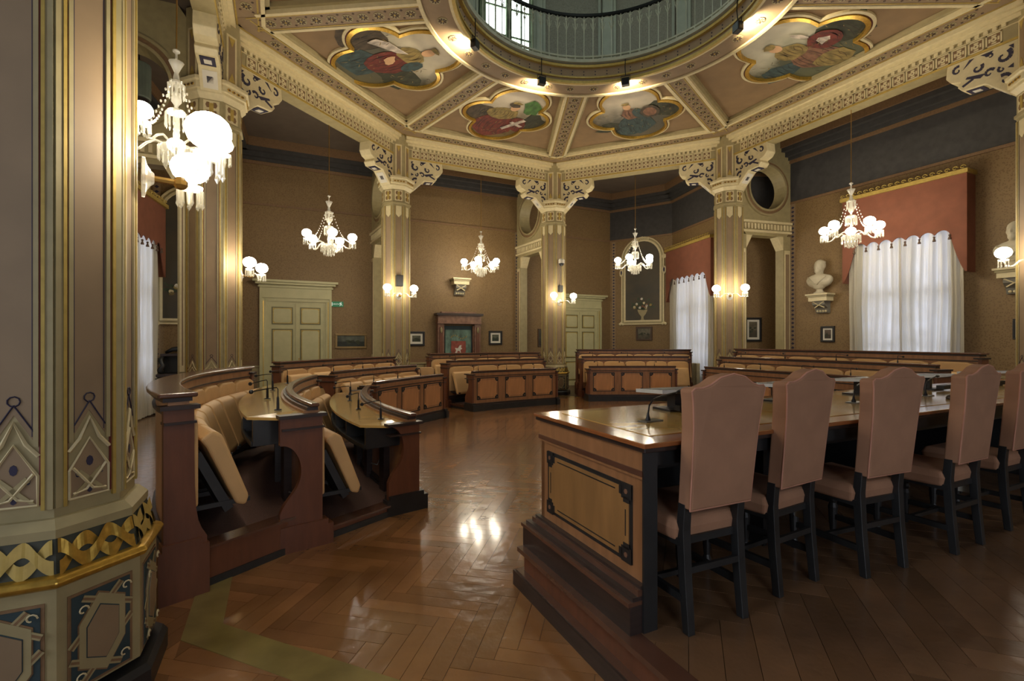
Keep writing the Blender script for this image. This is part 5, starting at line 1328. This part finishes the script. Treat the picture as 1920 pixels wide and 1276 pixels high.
def _lb(s, name, mats, parent=None, world=True, **k):
    if parent is not None and parent.get('category') == 'bust': world = False
    return _old_build(s, name, mats, parent, world, **k)
MB.build = _lb
a, z = fr_.at(1545, 551); bracket_shelf(fr_, a, z, 'carved cream wall bracket carrying the left bust', .92)
bust(fr_, a, z, 'white plaster bust of bearded man left of the curtained window', R(200 - 18), 1.0)
a, z = fr_.at(1912, 502); bracket_shelf(fr_, a, z, 'carved cream wall bracket at the right edge carrying a bust', .92)
bust(fr_, a, z, 'white plaster bust behind the sconce at the right edge', R(175), 1.0)
MB.build = _old_build

# ------------------------------------------------------------------ windows with curtains and valances
def window(f, a0, a1, ztop, zscal, zside, idx, lab, tall=True):
    o = thing('window_%d' % idx, None, None, f((a0 + a1) / 2, 0, 0)); o['kind'] = 'structure'
    am = (a0 + a1) / 2; w_ = min((a1 - a0) / 2 - .25, .85)
    MB().box(am - w_, am + w_, .0, .02, .5, ztop - .3, f).build('pane', PANE, o)
    for x0, x1, z0, z1 in ((am - w_ - .1, am - w_ + .04, .4, ztop - .2), (am + w_ - .04, am + w_ + .1, .4, ztop - .2), (am - .05, am + .05, .5, ztop - .2), (am - w_, am + w_, .4, .55), (am - w_, am + w_, ztop - .3, ztop - .18), (am - w_, am + w_, 2.6, 2.68), (am - w_, am + w_, 1.5, 1.55)):
        MB().box(x0, x1, .02, .07, z0, z1, f).build('window_frame', DOORP, o)
    # curtains: two hanging leaves
    for s, (c0, c1) in enumerate(((a0, am + .02), (am - .02, a1))):
        t = thing('curtain', 'white translucent curtain, %s leaf of the %s' % (('left' if (f.at(1600)[0] < 0) else ('left', 'right')[s]), lab) if False else 'white translucent curtain, %s leaf of the %s' % (('first', 'second')[s] if False else (('left', 'right')[s] if f.lr else ('right', 'left')[s]), lab), 'curtain', f((c0 + c1) / 2, .22, .03), 0, 'white window curtains')
        n = 90; vs = []; fs = []; rn = random.Random(idx * 7 + s); ph = rn.uniform(0, 6)
        zs = [.03, 1.2, 2.4, zscal + .35]
        for k in range(n + 1):
            q = k / n; x = c0 + (c1 - c0) * q; b = .20 + .045 * math.sin(q * 38 + ph) + .02 * math.sin(q * 91 + ph * 2) + .03 * math.sin(q * 15)
            for j, z_ in enumerate(zs): vs.append(f(x + .02 * math.sin(z_ * 1.5 + q * 5), b * (1 + .06 * math.sin(z_ * 2 + q * 9)), z_))
        for k in range(n):
            for j in range(3): fs.append((4 * k + j, 4 * (k + 1) + j, 4 * (k + 1) + j + 1, 4 * k + j + 1))
        MB().add(vs, fs).build('cloth', CURT, t, smooth=True)
    # valance with scalloped lower edge and carved gilt cornice
    t = thing('valance', 'terracotta scalloped valance under carved gilt pelmet over the %s' % lab, 'valance', f(am, 0, ztop), 0)
    A0, A1 = a0 - .08, a1 + .08; D = .34
    pts = []; n = 120
    for k in range(n + 1):
        q = k / n; x = A0 + (A1 - A0) * q; e = min(q, 1 - q) * (A1 - A0)
        sc = abs(math.sin(math.pi * (q * 9)))
        z_ = zscal + .10 * sc ** .6
        if e < .26: z_ = zside + (zscal - zside) * min(1, (e / .26)) ** 1.5
        pts.append((x, z_))
    vs = []; fs = []
    for (x, z_) in pts: vs += [f(x, D, z_), f(x, D, ztop - .06), f(x, D - .02, ztop - .06), f(x, D - .02, z_)]
    for k in range(n):
        for q in range(4): fs.append((4 * k + q, 4 * (k + 1) + q, 4 * (k + 1) + (q + 1) % 4, 4 * k + (q + 1) % 4))
    MB().add(vs, fs).build('valance_cloth', VALANCE, t)
    for x in (A0, A1):
        MB().box(x - .01, x + .01, 0, D, zside, ztop - .06, f).build('side_drop', VALANCE, t)
    m = MB().box(A0 - .04, A1 + .04, 0, D + .05, ztop - .08, ztop, f); m.build('pelmet_board', GILTP, t)
    m = MB(); k = A0
    while k < A1:
        m.tube([f(k + .05 * math.cos(u) * (1 - u / 9), D + .03, ztop + .045 + .04 * math.sin(u) * (1 - u / 9)) for u in [j * .8 for j in range(8)]], .011, 4); k += .125
    m.build('carved_scrolls', GILTP, t, kind='stuff')
    for k in range(1, 9):
        x = A0 + (A1 - A0) * k / 9
        m = MB().ell(f(x, D + .01, zscal - .02), .022, 7, 5); m.lathe([(.012, -.02), (.03, -.075), (.028, -.085)][::-1], f(x, D + .01, zscal - .02), 8)
        m.build('tassel', mat('tassel_brown', (96, 74, 56), .8), t)
f = fr_; f.lr = True; a0 = f.at(1603)[0]; a1 = f.at(1818)[0]
window(f, a0, a1, 4.95, 3.72, 2.95, 1, 'large right window')
f = WF['back_window']; f.lr = True
window(f, .25, 2.55, 4.68, 3.55, 2.9, 2, 'window behind the column')
f = WF['left']; f.lr = True
window(f, f.L - 2.3, f.L - .25, 4.6, 3.6, 3.0, 3, 'narrow left window gap')
# unseen glowing panes added behind the viewer as bluish fill light
f = WF['rear']; f.lr = True
for k, am in enumerate((3.2, 8.2)):
    o = MB().box(am - .85, am + .85, 0, .02, .6, 4.4, f).build('window_%d' % (4 + k), PANE_FILL); o['kind'] = 'structure'
f = WF['rear_left']; o = MB().box(1.6, 3.3, 0, .02, .6, 4.4, f).build('window_6', PANE_FILL); o['kind'] = 'structure'  # another unseen pane added for fill, rear left

# ------------------------------------------------------------------ arched flower paintings
def niche(f, px0, px1, py0, py1, label, big=1.0):
    a0, a1 = sorted((f.at(px0)[0], f.at(px1)[0])); pm = (px0 + px1) / 2; z0 = f.at(pm, py1)[1]; z1 = f.at(pm, py0)[1]
    t = thing('arched_painting', label, 'painting', f((a0 + a1) / 2, 0, z0), 0, 'arched flower paintings'); am = (a0 + a1) / 2; h = (a1 - a0) / 2; zs = z1 - h
    arch = lambda k: [(am - h * k, z0 + (1 - k) * h), (am + h * k, z0 + (1 - k) * h)] + [(am + h * k * math.cos(R(q)), zs + h * k * math.sin(R(q))) for q in range(0, 181, 12)]
    MB().prism(arch(.86), 0, .02, f.xz).build('dark_canvas', mat('niche_canvas', (58, 56, 50), .6, c2=(84, 74, 54), scale=1.2), t)
    for k0, k1, d, mm in ((.80, .88, .05, CREAM), (.88, .95, .03, OLIVE), (.95, 1.0, .06, CREAM)):
        A, B = arch(k0), arch(k1); n = len(A); m = MB()
        m.add([f(x, 0, z) for x, z in A] + [f(x, d, z) for x, z in A] + [f(x, d, z) for x, z in B] + [f(x, 0, z) for x, z in B], [(q * n + j, q * n + (j + 1) % n, (q + 1) * n + (j + 1) % n, (q + 1) * n + j) for q in range(3) for j in range(n)])
        m.build('arch_molding', mm, t)
    for s in (-1, 1):
        m = MB()
        for j in range(3): m.ell(f(am + s * h + (j - 1) * .05, .05, z0 + .02 + .04 * (j == 1)), (.05, .03, .05), 8, 5)
        m.build('corner_ornament', CREAM, t)
        m = MB(); m.prism(blob(am + s * h, zs - .45, .07, .15, 10, .1), 0, .06, f.xz); m.mi = 1; m.prism(blob(am + s * h, zs - .45, .03, .08, 8, .1), .06, .065, f.xz); m.build('side_ornament', [CREAM, INK], t)
        m = MB().prism(blob(am + s * h, zs + .02, .08, .08, 10, .1), 0, .06, f.xz); m.build('side_ornament', CREAM, t)
    m = MB()
    for j in range(7): m.ell(f(am + (j - 3) * .07, .04, z1 - .03 - abs(j - 3) * .015), (.04, .03, .05), 6, 4)
    m.build('crest_ornament', CREAM, t)
    va = [(0, .0), (.14, .0), (.14, .03), (.05, .06), (.04, .16), (.12, .26), (.17, .36), (.18, .42)]
    pts = [(am + x * big, z0 + .15 * h + z_ * big) for x, z_ in va] + [(am - x * big, z0 + .15 * h + z_ * big) for x, z_ in va[::-1]]
    MB().prism(pts, .02, .026, f.xz).build('painted_vase', OLIVE, t)
    rn = random.Random(5); m = MB()
    for j in range(46):
        r_ = rn.uniform(.05, .42) * big; q = rn.uniform(.1, 3.0); m.prism(blob(am + r_ * math.cos(q), z0 + .15 * h + (.42 * big) + r_ * math.sin(q) * 1.05, .06, .035, 7, .3, q, j), .026, .028, f.xz)
    m.build('painted_leaves', mat('painted_leaf', (48, 62, 46), .7, c2=(78, 86, 66), scale=9), t, kind='stuff')
    for j in range(13):
        r_ = rn.uniform(.08, .38) * big; q = rn.uniform(.0, 3.1)
        MB().prism(blob(am + r_ * math.cos(q), z0 + .15 * h + .46 * big + r_ * math.sin(q) * .9, .05, .045, 8, .2, q, j), .028, .031, f.xz).build('painted_flower', [WHITEC, ROBE['rose'], ROBE['gold'], CREAM][j % 4], t)
niche(WF['back_niche'], 1166, 1246, 444, 608, 'arched painting of flowers in a vase behind the back chandelier')
niche(WF['left_niche'], 292, 420, 350, 608, 'arched painting of flowers in a vase left of the second column', 1.25)

# ------------------------------------------------------------------ left corner furniture and small fittings
f = WF['left_niche']; a, _ = f.at(338)
t = thing('carved_console', 'dark carved console cabinet with scrolled top in the left corner', 'cabinet', f(a, .2, 0))
bx = lambda x0, x1, d0, d1, z0, z1, nm, mt=BLACKW: MB().box(a + x0, a + x1, d0, d1, z0, z1, f).build(nm, mt, t, bevel=.01)
bx(-.48, .55, .02, .42, 0, .12, 'foot'); bx(-.42, .5, .04, .38, .12, .80, 'body'); bx(-.50, .56, .0, .44, .80, .87, 'counter_top', DARKW); bx(-.32, .5, .04, .30, 1.25, 1.31, 'upper_shelf', DARKW); bx(-.3, .5, .04, .06, .87, 1.25, 'back_board')
for s in (-.28, .4):
    m = MB().tube([f(a + s, .30, .87), f(a + s - .04, .34, .95), f(a + s + .03, .36, 1.05), f(a + s - .03, .32, 1.15), f(a + s, .26, 1.25)], [.05, .06, .04, .05, .04], 8); m.build('scroll_support', BLACKW, t, smooth=True)
for s in (-.41, .40): m = MB().lathe([(.05, .12), (.04, .2), (.055, .4), (.04, .6), (.05, .78)], f(a + s + .05, .40, 0), 10); m.build('turned_post', BLACKW, t, smooth=True)
m = MB().tube([f(a - .25, .15, 1.33), f(a - .12, .15, 1.40), f(a + .1, .15, 1.42), f(a + .3, .15, 1.40), f(a + .45, .15, 1.33)], [.03, .05, .07, .05, .03], 7); m.build('carved_crest', BLACKW, t, smooth=True)
picture(f, 343, 372, 603, 655, 'gilt framed picture half hidden behind the second column above the console', GLD, (70, 62, 46), (108, 98, 72), False)

# speakers, camera
def fac(ci, ang, r): a_ = R(ang); n_ = Vector((math.cos(a_), math.sin(a_))); return Vector(P[ci]) + n_ * r, n_
for ci, ang, z, lab in ((2, -64.7, 3.10, 'black box speaker on the column left of the banner niche'), (3, -64.7, 3.12, 'small black box speaker on the middle column below the camera')):
    q, n_ = fac(ci, ang, .36 * math.cos(R(22.5)) + .016); t = thing('box_speaker', lab, 'speaker', (q.x, q.y, z), R(ang))
    s = 1 if ci == 2 else .72
    MB().box(0, .14 * s, -.085 * s, .085 * s, -.14 * s, .14 * s).build('cabinet', PLASTIC, t, world=False, bevel=.008); MB().box(.14 * s, .145 * s, -.07 * s, .07 * s, -.12 * s, .12 * s).build('grille', mat('grille_grey', (48, 46, 46), .7), t, world=False)
q, n_ = fac(3, -64.7, .35); t = thing('dome_camera', 'white dome security camera high on the middle column', 'camera', (q.x, q.y, 3.86), R(-64.7))
MB().lathe([(.09, 0), (.09, .10), (.06, .13), (.02, .13)], (.11, 0, 0), 14).build('housing', WHITEC, t, world=False); MB().ell((.11, 0, 0), (.078, .078, .08), 12, 8).build('smoked_dome', PLASTIC, t, world=False, smooth=True); MB().box(-.0, .06, -.03, .03, .03, .1).build('mount', WHITEC, t, world=False)
MB().tube([(.02, .0, -.0), (.02, .01, -.3), (.02, 0, -.62)], .008, 5).build('cable', PLASTIC, t, world=False)
t = thing('cylinder_loudspeaker', 'grey green cylindrical loudspeaker hanging high beside the huge left column', 'speaker', (-6.1, 7.9, 5.55))
MB().lathe([(.15, 0), (.16, .02), (.16, .55), (.15, .57)], n=20).build('drum', mat('speaker_green', (92, 100, 88), .6), t, world=False, smooth=False)
MB().lathe([(.13, -.004), (.13, .0)], n=16).build('grille', PLASTIC, t, world=False); MB().tube([(0, 0, .57), (0, 0, 1.4)], .008, 5).build('suspension_cable', METALD, t, world=False)
# radiator below the back window
f = WF['back_window']; c = 1.9; t = thing('radiator', 'cream column radiator under the window behind the benches', 'radiator', f(c, .4, 0))
for k in range(9): MB().box(c + (k - 4.5) * .075, c + (k - 4.5) * .075 + .055, .40, .52, .08, .92, f).build('radiator_section', RADIAT, t, bevel=.012)
MB().box(c - .36, c + .36, .45, .47, .12, .16, f).build('pipe', RADIAT, t)
for s in (-.3, .25): MB().box(c + s, c + s + .03, .42, .50, 0, .1, f).build('leg', RADIAT, t)
# small upholstered chair in the aisle
t = thing('side_chair', 'small upholstered side chair in the aisle behind the low inlaid desk', 'chair', (-1.95, 11.0, 0), R(200))
for sx in (-.2, .2):
    for sy in (-.18, .2): MB().lathe([(.014, 0), (.02, .25), (.024, .44)], (sx, sy, 0), 8).build('leg', WOOD, t, world=False)
MB().box(-.24, .24, -.22, .24, .43, .50).build('seat', LEATHER, t, world=False, bevel=.02)
MB().prism([(-.19, .56), (.19, .56), (.22, .92), (.15, .98), (-.15, .98), (-.22, .92)], -.24, -.19, lambda x, z, b: (x, b, z)).build('backrest', LEATHER, t, world=False, bevel=.015)
for sx in (-.21, .21): MB().tube([(sx, -.2, .44), (sx, -.23, .7), (sx * 1.05, -.25, .93)], .016, 6).build('back_post', DARKW, t, world=False)
# cables under the two near desks
for k, (A, B, lab) in enumerate((((-1.66, 4.05), .9, 'grey cable hanging under the middle curved desk beside the near left group'), ((-1.25, 5.0), .7, 'grey cable hanging under the low curved desk of the near left group'))):
    x, y = A; o = MB().tube([(x - .1, y, .80), (x - .11, y, .6), (x - .10, y, .42), (x - .14, y - .02, .32), (x - .2, y - .03, .34)], .006, 6).build('hanging_cable', mat('grey_cable', (120, 118, 112), .5), smooth=True); tag(o, lab, 'cable')
